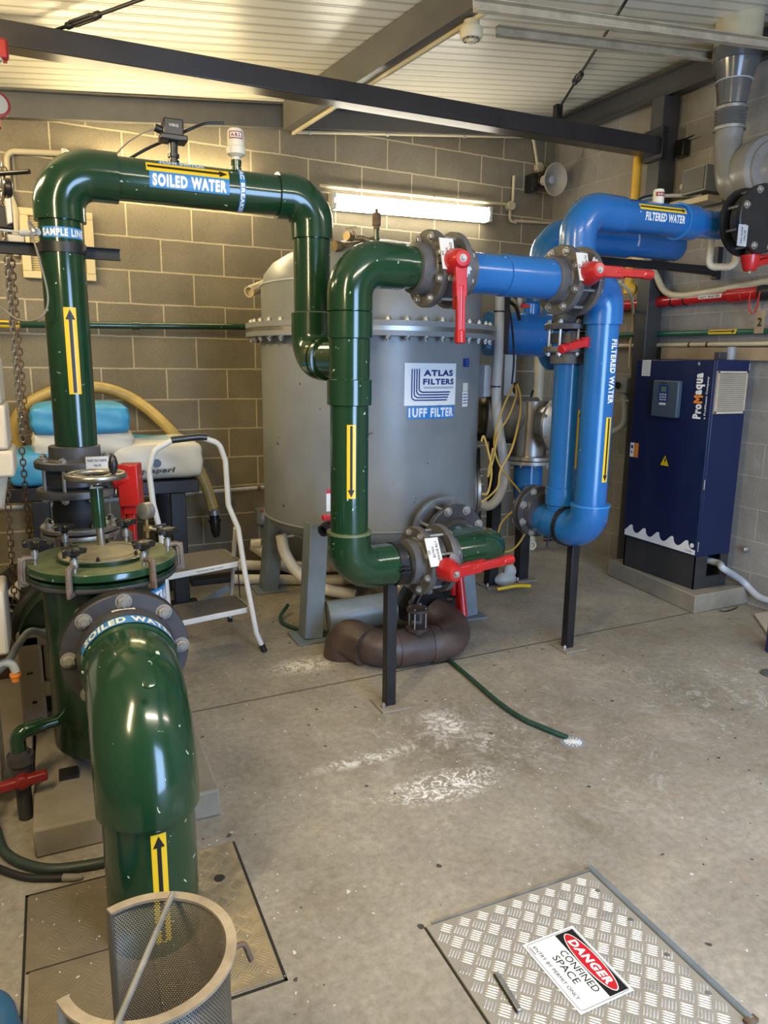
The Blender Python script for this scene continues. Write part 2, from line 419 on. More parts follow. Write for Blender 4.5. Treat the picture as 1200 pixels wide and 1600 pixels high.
def fillet(pts, r, n=10):
    pts = [Vector(p) for p in pts]; out = [pts[0]]
    for i in range(1, len(pts)-1):
        a = (pts[i-1]-pts[i]); b = (pts[i+1]-pts[i]); rr = r[i-1] if isinstance(r, (list, tuple)) else r
        an = a.angle(b); d = min(rr/tan(an/2), a.length*.5 if i > 1 else a.length*.98, b.length*.5 if i < len(pts)-2 else b.length*.98); a.normalize(); b.normalize()
        R = d*tan(an/2); bis = (a+b).normalized(); c = pts[i]+bis*(R/sin(an/2))
        p0 = pts[i]+a*d; p1 = pts[i]+b*d; v0 = p0-c; v1 = p1-c; th = v0.angle(v1)
        for k in range(n+1):
            f = k/n; out.append(c+(v0*sin((1-f)*th)+v1*sin(f*th))/sin(th))
    out.append(pts[-1]); return out
def spline(pts, n=8):
    pts = [Vector(p) for p in pts]; P = [pts[0]*2-pts[1]]+pts+[pts[-1]*2-pts[-2]]; out = []
    for i in range(1, len(P)-2):
        for k in range(n):
            t = k/n; a, b, c, d = P[i-1:i+3]
            out.append(.5*((2*b)+(c-a)*t+(2*a-5*b+4*c-d)*t*t+(3*b-a-3*c+d)*t**3))
    out.append(pts[-1]); return out
# ---- flat artwork mapped on planes and pipes
def fplane(o, ux, uy, off=.0012):
    o = Vector(o); ux = Vector(ux).normalized(); uy = Vector(uy).normalized(); n = ux.cross(uy)
    return lambda u, v, k=0: o+ux*u+uy*v+n*(off+k)
def fcyl(o, ax, nrm, R, rot=0, off=.0012):
    """u runs along ax and v round the pipe when rot=0; o on the axis at the sticker's centre"""
    o = Vector(o); a = Vector(ax).normalized(); n = Vector(nrm); n = (n-a*n.dot(a)).normalized(); b = n.cross(a); c, s = cos(radians(rot)), sin(radians(rot))
    def f(u, v, k=0):
        x = u*c-v*s; y = u*s+v*c; th = y/R
        return o+a*x+(n*cos(th)+b*sin(th))*(R+off+k)
    return f
def art(name, vs, fs, fmap, mat_, parent, k=0, grid=.012, label=None):
    bm = bmesh.new()
    bv = [bm.verts.new((x, y, 0)) for x, y in vs]
    for f in fs:
        try: bm.faces.new([bv[i] for i in f])
        except Exception: pass
    bmesh.ops.triangulate(bm, faces=bm.faces[:])
    if grid and vs:
        for ax in (0, 1):
            lo = min(v[ax] for v in vs); hi = max(v[ax] for v in vs); g = lo+grid
            while g < hi-1e-4 and (hi-lo)/grid < 90:
                nn = (1, 0, 0) if ax == 0 else (0, 1, 0); co = (g, 0, 0) if ax == 0 else (0, g, 0)
                bmesh.ops.bisect_plane(bm, geom=bm.verts[:]+bm.edges[:]+bm.faces[:], plane_co=co, plane_no=nn); g += grid
    org = worigin(parent)
    for v in bm.verts: v.co = fmap(v.co.x, v.co.y, k)-org
    me = bpy.data.meshes.new(name); bm.to_mesh(me); bm.free(); me.materials.append(M[mat_])
    o = bpy.data.objects.new(name, me); C.objects.link(o); o.parent = parent
    if label: o['label'] = label
    return o
def rect(name, fmap, u, v, w, h, mat_, parent, k=0, grid=.010, label=None):
    return art(name, [(u-w/2, v-h/2), (u+w/2, v-h/2), (u+w/2, v+h/2), (u-w/2, v+h/2)], [(0, 1, 2, 3)], fmap, mat_, parent, k, grid, label)
_tc = {}
def glyphs(s, bold=0, shear=0):
    key = (s, bold, shear)
    if key not in _tc:
        cu = bpy.data.curves.new('lettering', 'FONT'); cu.body = s; cu.offset = bold; cu.shear = shear; cu.resolution_u = 3; cu.align_x = 'LEFT'; cu.space_character = 1+max(0, bold)*3.2; cu.space_word = 1.1
        ob = bpy.data.objects.new('lettering', cu); C.objects.link(ob)
        dg = bpy.context.evaluated_depsgraph_get(); me = bpy.data.meshes.new_from_object(ob.evaluated_get(dg))
        vs = [(v.co.x, v.co.y) for v in me.vertices]; fs = [tuple(p.vertices) for p in me.polygons]
        bpy.data.objects.remove(ob); bpy.data.meshes.remove(me); bpy.data.curves.remove(cu)
        x0 = min(v[0] for v in vs); x1 = max(v[0] for v in vs); y0 = min(v[1] for v in vs); y1 = max(v[1] for v in vs)
        _tc[key] = ([((x-x0)/(x1-x0), (y-y0)/(y1-y0)) for x, y in vs], fs)
    return _tc[key]
def text(s, fmap, u, v, w, h, mat_, parent, k=.0006, bold=.03, shear=0, grid=.012, name='lettering', flipv=False):
    vs, fs = glyphs(s, bold, shear)
    return art(name, [(u-w/2+x*w, v-h/2+y*h) for x, y in vs], fs, fmap, mat_, parent, k, grid)
def arrow(name, fmap, u, v, L, W, parent, mat_='sticker_yellow', grid=.008):
    """yellow strip with a black arrow pointing +u"""
    s = rect(name, fmap, u, v, L, W, mat_, parent, grid=grid)
    hw = W*.135; hh = W*.38; hl = W*.85; a = u-L/2+W*.12; e = u+L/2-W*.15
    art('arrow_mark', [(a, v-hw), (e-hl, v-hw), (e-hl, v+hw), (a, v+hw), (e-hl, v-hh), (e, v), (e-hl, v+hh)],
        [(0, 1, 2, 3), (4, 5, 6)], fmap, 'sticker_black', s, .0009, grid)
    return s
_hex = {}
def bolt(p, ax, r, h, parent, mat_='zinc', name='bolt', washer=True):
    """hexagon bolt head standing on p along ax"""
    key = (round(r, 4), round(h, 4), mat_, washer)
    if key not in _hex:
        mb = MB(); z = 0
        if washer: mb.lathe((0, 0, 0), (0, 0, 1), [(0, r*1.35), (h*.18, r*1.35)], 14); z = h*.18
        mb.lathe((0, 0, 0), (0, 0, 1), [(z, r), (h*.85, r), (h, r*.85)], 6)
        mb.lathe((0, 0, 0), (0, 0, 1), [(h, r*.5), (h*1.25, r*.5)], 8)
        o = build(name, mb, mat_); _hex[key] = o.data; C.objects.unlink(o); bpy.data.objects.remove(o)
    o = bpy.data.objects.new(name, _hex[key]); C.objects.link(o); o.parent = parent
    o.location = Vector(p)-worigin(parent); o.rotation_mode = 'QUATERNION'; o.rotation_quaternion = Vector(ax).to_track_quat('Z', 'Y')
    return o

# ------------------------------------------------------------------ the room
XL, YF = -1.15, -1.3
struct('floor', MB().add([(XL-.1, YF-.1, 0), (4.5, YF-.1, 0), (4.3, 5.6, 0), (XL-.1, 5.3, 0)], [(0, 1, 2, 3)]), 'floor', 'bare stained concrete floor slab with white lime deposits', 'floor')
cx_, cy_ = 3.79, 5.16
def wallslab(p, q, z0p, z0q, th, n):
    p = Vector((*p, 0)); q = Vector((*q, 0)); n = Vector((*n, 0)).normalized()*th
    vs = [p, q, q+V(0, 0, z0q), p+V(0, 0, z0p)]; vs += [v+n for v in vs]
    return MB().add(vs, [(0, 1, 2, 3), (7, 6, 5, 4), (0, 4, 5, 1), (1, 5, 6, 2), (2, 6, 7, 3), (3, 7, 4, 0)])
struct('wall_back', wallslab((XL, yb(XL)), (cx_, cy_), roof(XL)+.05, roof(cx_)+.05, .2, (-.05, 1)), 'block_wall_back', 'back wall of grey-brown concrete blocks with cream joints', 'wall')
struct('wall_right', wallslab((cx_, cy_), (xr(YF), YF), roof(cx_)+.05, roof(xr(YF))+.05, .2, (1, .056)), 'block_wall_right', 'right wall of pale grey concrete blocks behind the blue cabinet', 'wall')
struct('wall_left', wallslab((XL, YF), (XL, yb(XL)), roof(XL)+.05, roof(XL)+.05, .2, (-1, 0)), 'block_wall_other', 'left block wall just outside the view', 'wall')
f = MB()
f.bb((XL, YF-.2, 0), (.9, YF, 2.9)); f.bb((2.6, YF-.2, 0), (4.15, YF, 3.3)); f.bb((.9, YF-.2, 2.3), (2.6, YF, 3.1)); f.bb((XL, YF-.2, 2.9), (2.6, YF, 3.0))
struct('wall_front', f, 'block_wall_other', 'front block wall with the open doorway behind the viewer', 'wall')
zc = lambda x: roof(x)+.004
c_ = MB().add([(XL, YF, zc(XL)), (4.2, YF, zc(4.2)), (4.2, 5.5, zc(4.2)), (XL, 5.5, zc(XL)), (XL, YF, zc(XL)+.1), (4.2, YF, zc(4.2)+.1), (4.2, 5.5, zc(4.2)+.1), (XL, 5.5, zc(XL)+.1)],
              [(0, 3, 2, 1), (4, 5, 6, 7), (0, 1, 5, 4), (1, 2, 6, 5), (2, 3, 7, 6), (3, 0, 4, 7)])
struct('ceiling', c_, 'ceiling', 'sloping cream ribbed metal roof panels', 'ceiling')

# steel frame
def channel(p, q, h, w, t, side, up=(0, 0, 1)):
    """C section between p and q (p, q on the top back edge), flanges pointing to side"""
    p = Vector(p); q = Vector(q); a = (q-p).normalized(); s = Vector(side); s = (s-a*a.dot(s)).normalized(); u = Vector(up); u = (u-a*a.dot(u)).normalized()
    mb = MB(); poly = [(0, 0), (w, 0), (w, -t), (t, -t), (t, -h+t), (w, -h+t), (w, -h), (0, -h)]
    k = len(poly); vs = [p+s*x+u*y for x, y in poly]+[q+s*x+u*y for x, y in poly]
    mb.add(vs, [tuple(range(k)), tuple(range(2*k-1, k-1, -1))]+[(i, k+i, k+(i+1) % k, (i+1) % k) for i in range(k)])
    return mb
b = MB()
x0, x1 = XL, 3.70
pz0 = roof(x0)-.002; pz1 = roof(x1)-.002
P0 = V(x0, yb(x0)-.01, pz0); P1 = V(x1, yb(x1)-.01, pz1)
single('steel_beam', 'dark grey steel channel along the top of the back wall, above the blocks', 'beam', channel(P0, P1, .147, .05, .006, (0, -1, 0)), 'steel_beam')
# the near black cross beam
yb0 = 4.0
bm_ = MB(); bm_.bb((XL+.01, 3.88, 2.79), (3.66, 3.99, 2.893))
cb = single('steel_beam', 'black steel box beam spanning the room in front of the roof panels', 'beam', bm_, 'steel_dark_beam', bevel=.005)
# middle rafter
d = V(1.80-1.50, 3.0-5.0, 0); d.normalize()
sd = V(-d.y, d.x, 0)*-1
def rafter_pts(t0, t1, off):
    base = V(1.49, 4.96, 0); out = []
    for tt in (t0, t1):
        p = base+d*tt+sd*off; out.append(V(p.x, p.y, roof(p.x)-.003))
    return out
rm = MB()
p, q = rafter_pts(0, 6.0, 0)
if sd.x > 0: pass
rm = channel(p-sd*.0, q, .165, .065, .006, (-sd if sd.x > 0 else sd)*-1)
single('steel_beam', 'grey steel rafter rising over the tank towards the camera with a conduit under it', 'beam', rm, 'steel_beam')
# right rafter along the right wall, and its column
P0 = V(3.74, 5.05, roof(3.78)-.04); P1 = V(3.93, 1.2, roof(3.95)-.06)
single('steel_beam', 'dark grey steel rafter running along the top of the right wall', 'beam', channel(P0, P1, .15, .06, .006, (-1, 0, 0)), 'steel_mid')
t = thing('steel_column', 'black steel column standing against the right wall left of the blue cabinet', 'column', (3.77, 3.97, 0))
mb = MB(); mb.bb((3.70, 3.92, 0), (3.83, 4.03, 3.16)); build('post', mb, 'steel_mid', t, .004)
mb = MB(); mb.bb((3.655, 3.86, 2.765), (3.70, 4.03, 2.955)); build('end_plate', mb, 'steel_black', t, .003)
for zz in (2.80, 2.925): bolt((3.672, 3.86, zz), (0, -1, 0), .010, .012, t, 'steel_black')
# pale purlin channels
def zr(x, off): return roof(x)-off
def at_roof(px_, py_, off):
    dd = ray(px_, py_); tt = (2.94-off-HCAM)/(dd.z-.11*dd.x); return CAM+dd*tt
for (pa, pb, lab) in ((((790, 44), (1117, 84)), None, 'pale galvanised channel crossing the upper right roof, the lower of two'), (((760, 3), (1190, 62)), None, 'pale galvanised channel crossing the upper right roof, the upper of two')):
    off = .12 if 'lower' in lab else .20; A = at_roof(*pa[0], off); B = at_roof(*pa[1], off)
    dd = (B-A); A = A-dd*.04; B = A+dd*(1.08 if 'lower' in lab else min(1.2, (3.80-A.x)/dd.x))
    single('steel_channel', lab, 'beam', channel(A, B, .046, .035, .004, (0, -1, 0)), 'steel_light', group='roof channels')
# bracing rods with turnbuckles
def rod(pts, name_label, bx):
    A, B = pts; t = thing('bracing_rod', name_label, 'rod', A)
    build('rod', MB().cyl(A, B, .008, 10), 'steel_black', t)
    a = (B-A).normalized(); c = A+(B-A)*bx; x, y = perp(a); mb = MB()
    for s in (-1, 1):
        mb.tube([c-a*.085+x*s*.004, c-a*.06+x*s*.020, c+a*.06+x*s*.020, c+a*.085+x*s*.004], .007, 8)
        mb.lathe(c+a*s*.085-a*.022, a, [(0, .010), (0.01, .016), (.034, .016), (.044, .010)], 10)
    build('turnbuckle', mb, 'steel_black', t)
    return t
rod((at_roof(60, 57, .035), at_roof(245, -10, .035)), 'black roof bracing rod with turnbuckle at the upper left', .40)
rod((at_roof(868, 178, .05), at_roof(985, -10, .05)), 'black roof bracing rod with turnbuckle beside the right rafter', .40)
cl = MB(); P = at_roof(872, 165, .03); cl.box(P+V(0, 0, -.04), (.05, .05, .09)); single('rod_bracket', 'black bracket fixing the bracing rod above the cross beam', 'bracket', cl, 'steel_black', bevel=.003)
# conduit under the middle rafter and smoke detector
def conduit(name, pts, r, mat_, label, clips=(), cat='conduit', rad=.04, group=None):
    path = fillet(pts, rad, 6)
    t = thing(name, label, cat, pts[0], group)
    build('pipe', MB().tube(path, r, 12), mat_, t)
    for i, (c, n) in enumerate(clips):
        x = Vector(n); mb = MB(); mb.ring(Vector(c)-x.normalized()*.008, x, r*1.45, r*1.0, .016, 14); build('clip', mb, 'zinc', t)
    return t
ra = atw(445+12, 205, .08); ra.z = atw(457, 205, .08).z
A = V(1.56, 4.97, 2.925); B = V(1.80, 3.35, 2.958); B2 = V(2.02, 1.9, 2.985)
conduit('conduit', [A, B, B2], .013, 'conduit_cream', 'cream conduit strapped under the middle rafter up to the smoke detector', [((A+(B-A)*.5), B-A)])
s0 = atw(461, 206, .03); s1 = atw(833, 214, .03); s2 = atw(840, 222, .03); s3 = atw(841, 268, .03)
conduit('conduit', [s0, s1, s3], .012, 'conduit_cream', 'cream conduit along the back wall just below the top steel channel', [(atw(x, 206+(x-461)*.023, .03), (1, .05, 0)) for x in (484, 605, 725)])
lo = 0; hi = 1
for _ in range(30):
    m_ = (lo+hi)/2; q_ = (B+(B2-B)*m_)-CAM; lo, hi = (m_, hi) if 600+FPX*q_.dot(CR)/q_.dot(_fw) < 737 else (lo, m_)
sp = B+(B2-B)*lo-V(0, 0, .052)
t = thing('smoke_detector', 'round cream smoke detector hanging below the middle rafter', 'detector', sp)
mb = MB(); mb.lathe(sp+V(0, 0, .05), (0, 0, -1), [(0, .036), (.03, .036), (.031, .052), (.062, .052), (.075, .045), (.078, .02), (.088, .019), (.09, 0)], 28); build('housing', mb, 'conduit_cream', t)
mb = MB()
for k in range(10):
    a = 2*pi*k/10; mb.box(sp+V(.036*cos(a), .036*sin(a), -.026), (.004, .014, .006), (cos(a), sin(a), 0), (-sin(a), cos(a), 0))
build('vents', mb, 'black_plastic', t)

# ------------------------------------------------------------------ back wall fittings
def batten(a, b2, label, dm='diffuser'):
    t = thing('batten_light', label, 'light', (a+b2)/2)
    ax = (b2-a).normalized()
    mb = MB(); mb.box((a+b2)/2+V(0, .025, 0), ((b2-a).length, .035, .10), ax, V(0, 0, 1).cross(ax)); build('housing', mb, 'white_paint', t, .004)
    prof = [(.052, -.01), (.052, .02), (.04, .045), (.015, .06), (-.015, .06), (-.04, .045), (-.052, .02), (-.052, -.01)]
    md = MB(); k = len(prof)
    vs = [a+ax*.012+V(0, -y, z) for z, y in prof]+[b2-ax*.03+V(0, -y, z) for z, y in prof]
    md.add(vs, [tuple(range(k)), tuple(range(2*k-1, k-1, -1))]+[(i, (i+1) % k, k+(i+1) % k, k+i) for i in range(k)])
    build('diffuser', md, dm, t)
    for e in (a, b2-ax*.03):
        me_ = MB(); me_.box(e+ax*.008+V(0, -.022, 0), (.03, .075, .108), ax, V(0, 0, 1).cross(ax)); build('end_cap', me_, 'white_paint', t, .005)
batten(atw(516, 315, .045), atw(764, 337, .045), 'lit fluorescent batten light on the back wall above the tank')
_b = atw(405, 289, .045); batten(_b-V(1.18, .059, .0), _b, 'lit fluorescent batten light on the back wall hidden behind the high green pipe', 'diffuser_warm')
conduit('conduit', [atw(500, 290, .03), atw(788, 319, .03), atw(801, 322, .03), atw(803, 275, .03)], .012, 'conduit_cream', 'cream conduit running along the back wall just above the batten light', [(atw(x, 290+(x-500)*.1, .03), (1, .05, 0)) for x in (557, 677)], rad=.03)
conduit('conduit', [atw(803, 345, .03), atw(868, 349, .03)], .012, 'conduit_cream', 'short cream conduit on the back wall right of the batten light', [])
pj = atw(797, 322, .03)
t = thing('junction_box', 'small round cream junction box at the right end of the batten conduit', 'junction box', pj)
build('box', MB().lathe(pj+V(0, .02, 0), (0, -1, 0), [(0, .035), (.045, .035), (.05, .03)], 20), 'conduit_cream', t)
build('spout', MB().tube(fillet([pj, pj+V(0, 0, -.11), pj+V(.06, 0, -.115)], .03), .012, 10), 'conduit_cream', t)
# horn speaker in the corner
hs = atw(862, 281, .21)
t = thing('horn_speaker', 'beige horn loudspeaker mounted in the back right corner', 'speaker', hs)
ax = (CAM-hs); ax = V(.10, -.95, -.12).normalized()
mb = MB(); mb.lathe(hs-ax*.10, ax, [(0, .035), (.05, .045), (.10, .075), (.135, .105), (.145, .118), (.148, .112), (.105, .066), (.05, .036), (.05, 0)], 40); build('horn', mb, 'cream_box', t)
build('driver_cone', MB().lathe(hs-ax*.05, ax, [(0, .032), (.055, .030), (.062, .02), (.063, 0)], 24), 'panel_grey', t)
mb = MB(); mb.lathe(hs-ax*.16, ax, [(0, .05), (.07, .052)], 24); mb.box(hs-ax*.12+V(-.07, .03, -.02), (.05, .10, .13)); build('bracket', mb, 'black_plastic', t, .003)
pj = atw(842, 262, .03)
t = thing('junction_box', 'small round junction box above the horn speaker', 'junction box', pj)
build('box', MB().lathe(pj+V(0, .02, 0), (0, -1, 0), [(0, .036), (.04, .036), (.045, .03)], 20), 'cream_box', t)
# louvred vent left
a = atw(28, 325, .0); b_ = atw(150, 441, .0); vx = (b_.x+a.x)/2; vz = (a.z+b_.z)/2; W = b_.x-a.x; H = a.z-b_.z
t = thing('wall_vent', 'cream louvred wall vent behind the green riser pipe', 'vent', (vx, yb(vx), vz-H/2))
mb = MB(); y0 = yb(vx)-.03
for c, s in (((vx, y0, vz+H/2-.02), (W, .04, .04)), ((vx, y0, vz-H/2+.02), (W, .04, .04)), ((vx-W/2+.025, y0, vz), (.05, .04, H-.08)), ((vx+W/2-.025, y0, vz), (.05, .04, H-.08))): mb.box(c, s)
build('frame', mb, 'vent_cream', t, .004)
mb = MB(); n = 24
for i in range(n):
    z = vz-H/2+.04+(H-.08)*(i+.5)/n; mb.box((vx, y0+.008, z), (W-.08, .026, .004), (1, 0, 0), (0, cos(.7), sin(.7)), (0, -sin(.7), cos(.7)))
mb.box((vx, yb(vx)-.003, vz), (W-.05, .004, H-.05)); build('louvres', mb, 'vent_cream', t)
conduit('conduit', [atw(150, 242, .04), atw(10, 236, .04), atw(13, 300, .04)], .016, 'conduit_cream', 'cream conduit bending down beside the louvred vent', [], rad=.05)
conduit('conduit', [atw(13, 300, .04), atw(24, 330, .04), atw(24, 400, .04)], .019, 'conduit_cream', 'cream conduit drop left of the louvred vent', [], rad=.05)
# green pipe along the back wall to the tank, pale pipe low down
gp = thing('wall_pipe', 'thin green water pipe along the back wall left of the tank', 'pipe', atw(0, 507, .08))
build('pipe', MB().cyl(atw(-40, 506, .08), atw(398, 511, .08), .021, 14), 'green_pvc', gp)
arrow('arrow_sticker', fcyl(atw(5, 506.5, .08), (1, .05, 0), (-.1, -1, .15), .021), 0, 0, .17, .05, gp)
build('joint', MB().cyl(atw(206, 509, .08), atw(218, 509, .08), .026, 14), 'green_pvc', gp)
gp2 = thing('wall_pipe', 'thin pale pipe along the back wall low down behind the step ladder', 'pipe', atw(0, 795, .06))
build('pipe', MB().tube([atw(-40, 796, .06), atw(60, 791, .06), atw(430, 760, .06)], .014, 12), 'conduit_grey', gp2)
cc = atw(404, 762, .06); build('clip', MB().ring(cc-V(.01, 0, 0), (1, .05, 0), .022, .014, .02, 14), 'rusty', gp2)
# isolator on the back wall
a = atw(413, 806, .04)
t = thing('isolator_switch', 'grey square isolator switch box low on the back wall left of the tank', 'switch', a)
mb = MB(); mb.box(a, (.125, .08, .11)); build('box', mb, 'grey_plastic', t, .008)
mb = MB(); mb.lathe(a-V(0, .04, 0), (0, -1, 0), [(0, .036), (.012, .034)], 24); mb.box(a-V(0, .062, 0), (.06, .022, .016), (1, 0, -1), (0, 1, 0), (1, 0, 1)); build('dial', mb, 'conduit_grey', t, .002)
rect('warning_strip', fplane(a-V(0, .041, 0), (1, 0, 0), (0, 0, 1)), 0, .046, .09, .010, 'sticker_red', t)

# ------------------------------------------------------------------ green pipework
R = .075; RF = .087
def lip(mb, o, ax, r=RF, w=.012, m=0):
    mb.lathe(o, ax, [(0, r-.004), (.002, r+.003), (w-.002, r+.003), (w, r-.004)], 36, m)
def elbow(name, pa, corner, pb, parent, mat_='green_pvc', r=RF, rad=.10, n=14):
    """socketed elbow fitting; pa and pb are its open ends"""
    path = fillet([pa, corner, pb], rad, n); mb = MB(); mb.tube(path, r, 36)
    a = (Vector(corner)-Vector(pa)).normalized(); b_ = (Vector(pb)-Vector(corner)).normalized()
    return build(name, mb, mat_, parent, ang=50)
def pipe(name, p, q, parent, mat_='green_pvc', r=R, n=36):
    return build(name, MB().cyl(p, q, r, n), mat_, parent)
def collar(name, p, q, parent, mat_='green_pvc', r=RF):
    p = Vector(p); q = Vector(q); L = (q-p).length
    return build(name, MB().lathe(p, q-p, [(0, r-.006), (.003, r), (L-.003, r), (L, r-.006)], 36), mat_, parent)
# line 2: pump riser, cross run and drop
XA, XB, Y2, Z2 = .070, 1.008, 2.98, 2.10
t = thing('soiled_water_pipe', 'dark green pipe rising beside the pump, crossing high up and dropping to the middle standpipe', 'pipe', (XA, Y2, 1.13))
pipe('riser', (XA, Y2, 1.13), (XA, Y2, Z2-.13), t)
elbow('elbow', (XA, Y2, Z2-.165), (XA, Y2, Z2), (XA+.20, Y2, Z2), t, rad=.12)
pipe('cross_pipe', (XA+.15, Y2, Z2), (XB-.12, Y2, Z2), t)
elbow('elbow', (XB-.145, Y2, Z2), (XB, Y2, Z2), (XB, Y2, Z2-.155), t, rad=.10)
pipe('drop_pipe', (XB, Y2, Z2-.12), (XB, Y2, 1.66), t)
YM = 2.655
elbow('elbow', (XB, Y2, 1.655), (XB, Y2, 1.47), (XB+.012, Y2-.12, 1.47), t, rad=.10)
build('branch', MB().tube([(XB+.010, Y2-.10, 1.47), (1.045, YM+.02, 1.47)], .078, 36), 'green_pvc', t)
build('branch_ring', MB().lathe(V(XB+.013, Y2-.135, 1.47), V(.03, -.3, 0), [(0, .078), (.003, .0875), (.030, .0875), (.033, .078)], 36), 'green_pvc', t)
nrm = V(-.25, -.85, .10)
o = V(.545, Y2, Z2)
fm = fcyl(o, (1, 0, 0), (0, -1, .12), R)
s = rect('label_sticker', fm, -.028, -.013, .288, .056, 'sticker_blue', t); text('SOILED WATER', fm, -.028, -.014, .268, .043, 'sticker_white', s, bold=.06)
fm2 = fcyl(o, (1, 0, 0), (0, -1, .12), R, 0)
arrow('arrow_sticker', fm2, -.032, .033, .298, .036, t)
s = rect('label_sticker', fm, -.052, .066, .17, .030, 'sticker_blue', t); text('FLOW SWITCH', fm, -.052, .065, .155, .022, 'sticker_white', s, bold=.05)
fm = fcyl((.712, Y2, Z2), (1, 0, 0), (0, -1, -.16), R, -90)
s = rect('label_sticker', fm, .0, 0, .225, .021, 'sticker_blue', t); text('VAC BREAKER', fm, .0, 0, .21, .015, 'sticker_white', s, bold=.05)
fm = fcyl((XA, Y2, 1.875), (0, 0, 1), (.06, -1, 0), R, -90)
fm = fcyl((XA, Y2, 1.890), (0, 0, 1), (.10, -1, 0), R, -90)
s = rect('label_sticker', fm, 0, 0, .155, .036, 'sticker_blue', t); text('SAMPLE LINE', fm, 0, 0, .15, .026, 'sticker_white', s, bold=.05)
arrow('arrow_sticker', fcyl((XA, Y2, 1.485), (0, 0, 1), (.10, -1, 0), R, 0), 0, 0, .305, .042, t)
# flow switch
p = aty(271, 240, Y2); p.z = Z2+R-.004
t = thing('flow_switch', 'black plastic flow switch box standing on the high green pipe', 'switch', p)
mb = MB(); mb.lathe(p, (0, 0, 1), [(0, .020), (.012, .020), (.012, .015), (.022, .015), (.022, .021), (.034, .021), (.036, .015), (.055, .017), (.075, .017)], 20); build('stem', mb, 'black_plastic', t)
mb = MB(); mb.box(p+V(0, 0, .085), (.098, .075, .022)); mb.box(p+V(0, 0, .120), (.072, .062, .060)); build('housing', mb, 'black_plastic', t, .005)
mb = MB(); mb.cyl(p+V(-.035, 0, .11), p+V(-.062, 0, .118), .014, 14); build('gland', mb, 'black_plastic', t)
fm = fplane(p+V(0, -.031, .125), (1, 0, 0), (0, 0, 1)); text('VIRIS', fm, 0, 0, .035, .010, 'sticker_paper', t, bold=.01)
# vacuum breaker
p = aty(369, 250, Y2); p.z = Z2+R-.006
t = thing('vacuum_breaker', 'translucent beige air valve bottle on the high green pipe', 'valve', p)
mb = MB(); mb.lathe(p, (0, 0, 1), [(0, .020), (.012, .020), (.012, .017), (.024, .017), (.024, .020), (.042, .020)], 20); build('nipple', mb, 'green_pvc', t)
mb = MB(); mb.lathe(p+V(0, 0, .040), (0, 0, 1), [(0, .014), (.012, .016), (.022, .034), (.046, .036), (.050, .032), (.085, .032), (.105, .030), (.112, .024), (.113, 0)], 30); build('bottle', mb, 'white_pvc', t)
fm = fcyl(p+V(0, 0, .125), (0, 0, 1), (-.2, -1, 0), .032, -90)
s = rect('label_sticker', fm, 0, 0, .052, .026, 'dark_red', t, grid=.006); s2 = rect('label_panel', fm, 0, 0, .044, .019, 'sticker_paper', s, .0004, grid=.006); text('A.R.I.', fm, 0, 0, .036, .012, 'dark_red', s, .0009, bold=.05, grid=.006)
# cables near the switch
cb = MB(); fs = aty(262, 212, Y2)
cb.tube(spline([aty(350, 192, Y2), aty(320, 193, Y2), aty(290, 205, Y2), aty(262, 218, Y2+.05), aty(225, 235, Y2+.08), aty(180, 262, Y2+.1)]), .0055, 8)
single('cable', 'thick black cable looping behind the flow switch', 'cable', cb, 'black_plastic')
cb = MB(); cb.tube(spline([aty(250, 200, Y2), aty(225, 207, Y2+.02), aty(200, 222, Y2+.1), aty(180, 242, Y2+.15)]), .003, 8)
single('cable', 'thin grey cable curving left from the flow switch', 'cable', cb, 'rope_grey')
# strap and unistrut on riser
zb = aty(97, 390, Y2).z
t = thing('strut_bracket', 'black slotted channel bracket clamped round the green riser', 'bracket', (XA, Y2+.1, zb))
mb = MB(); mb.lathe((XA, Y2, zb-.016), (0, 0, 1), [(0, R), (0, R+.006), (.034, R+.006), (.034, R)], 36); build('strap', mb, 'black_pvc', t)
mb = channel((XA-.45, Y2+.07, zb+.022), (XA+.20, Y2+.07, zb+.022), .041, .03, .003, (0, -1, 0)); build('strut', mb, 'rubber', t)
# sample tube loop
mb = MB(); mb.tube(spline([aty(58, 362, Y2-.10), aty(45, 345, Y2-.12), aty(48, 360, Y2-.12), aty(60, 400, Y2-.12), aty(74, 455, Y2-.12), aty(72, 485, Y2-.12), aty(55, 500, Y2-.1), aty(30, 500, Y2), aty(10, 487, Y2+.1), aty(-10, 470, Y2+.1)]), .0035, 8)
single('sample_tube', 'thin grey sample tube looping in front of the green riser', 'tube', mb, 'rope_grey')
mb = MB(); mb.tube([aty(56, 364, Y2-.04), aty(32, 364, Y2-.02)], .011, 12); mb.tube([aty(34, 363, Y2-.02), aty(-10, 358, Y2)], .004, 8); mb.cyl(aty(60, 362, Y2-.06), aty(50, 364, Y2-.04), .013, 6)
single('sample_fitting', 'small grey push fitting on the riser beside the sample line label', 'fitting', mb, 'conduit_grey')
mb = MB(); mb.tube([aty(-10, 272, Y2+.2), aty(46, 268, Y2+.12)], .0085, 10); single('cable', 'black cable entering from the left behind the top green elbow', 'cable', mb, 'black_plastic')

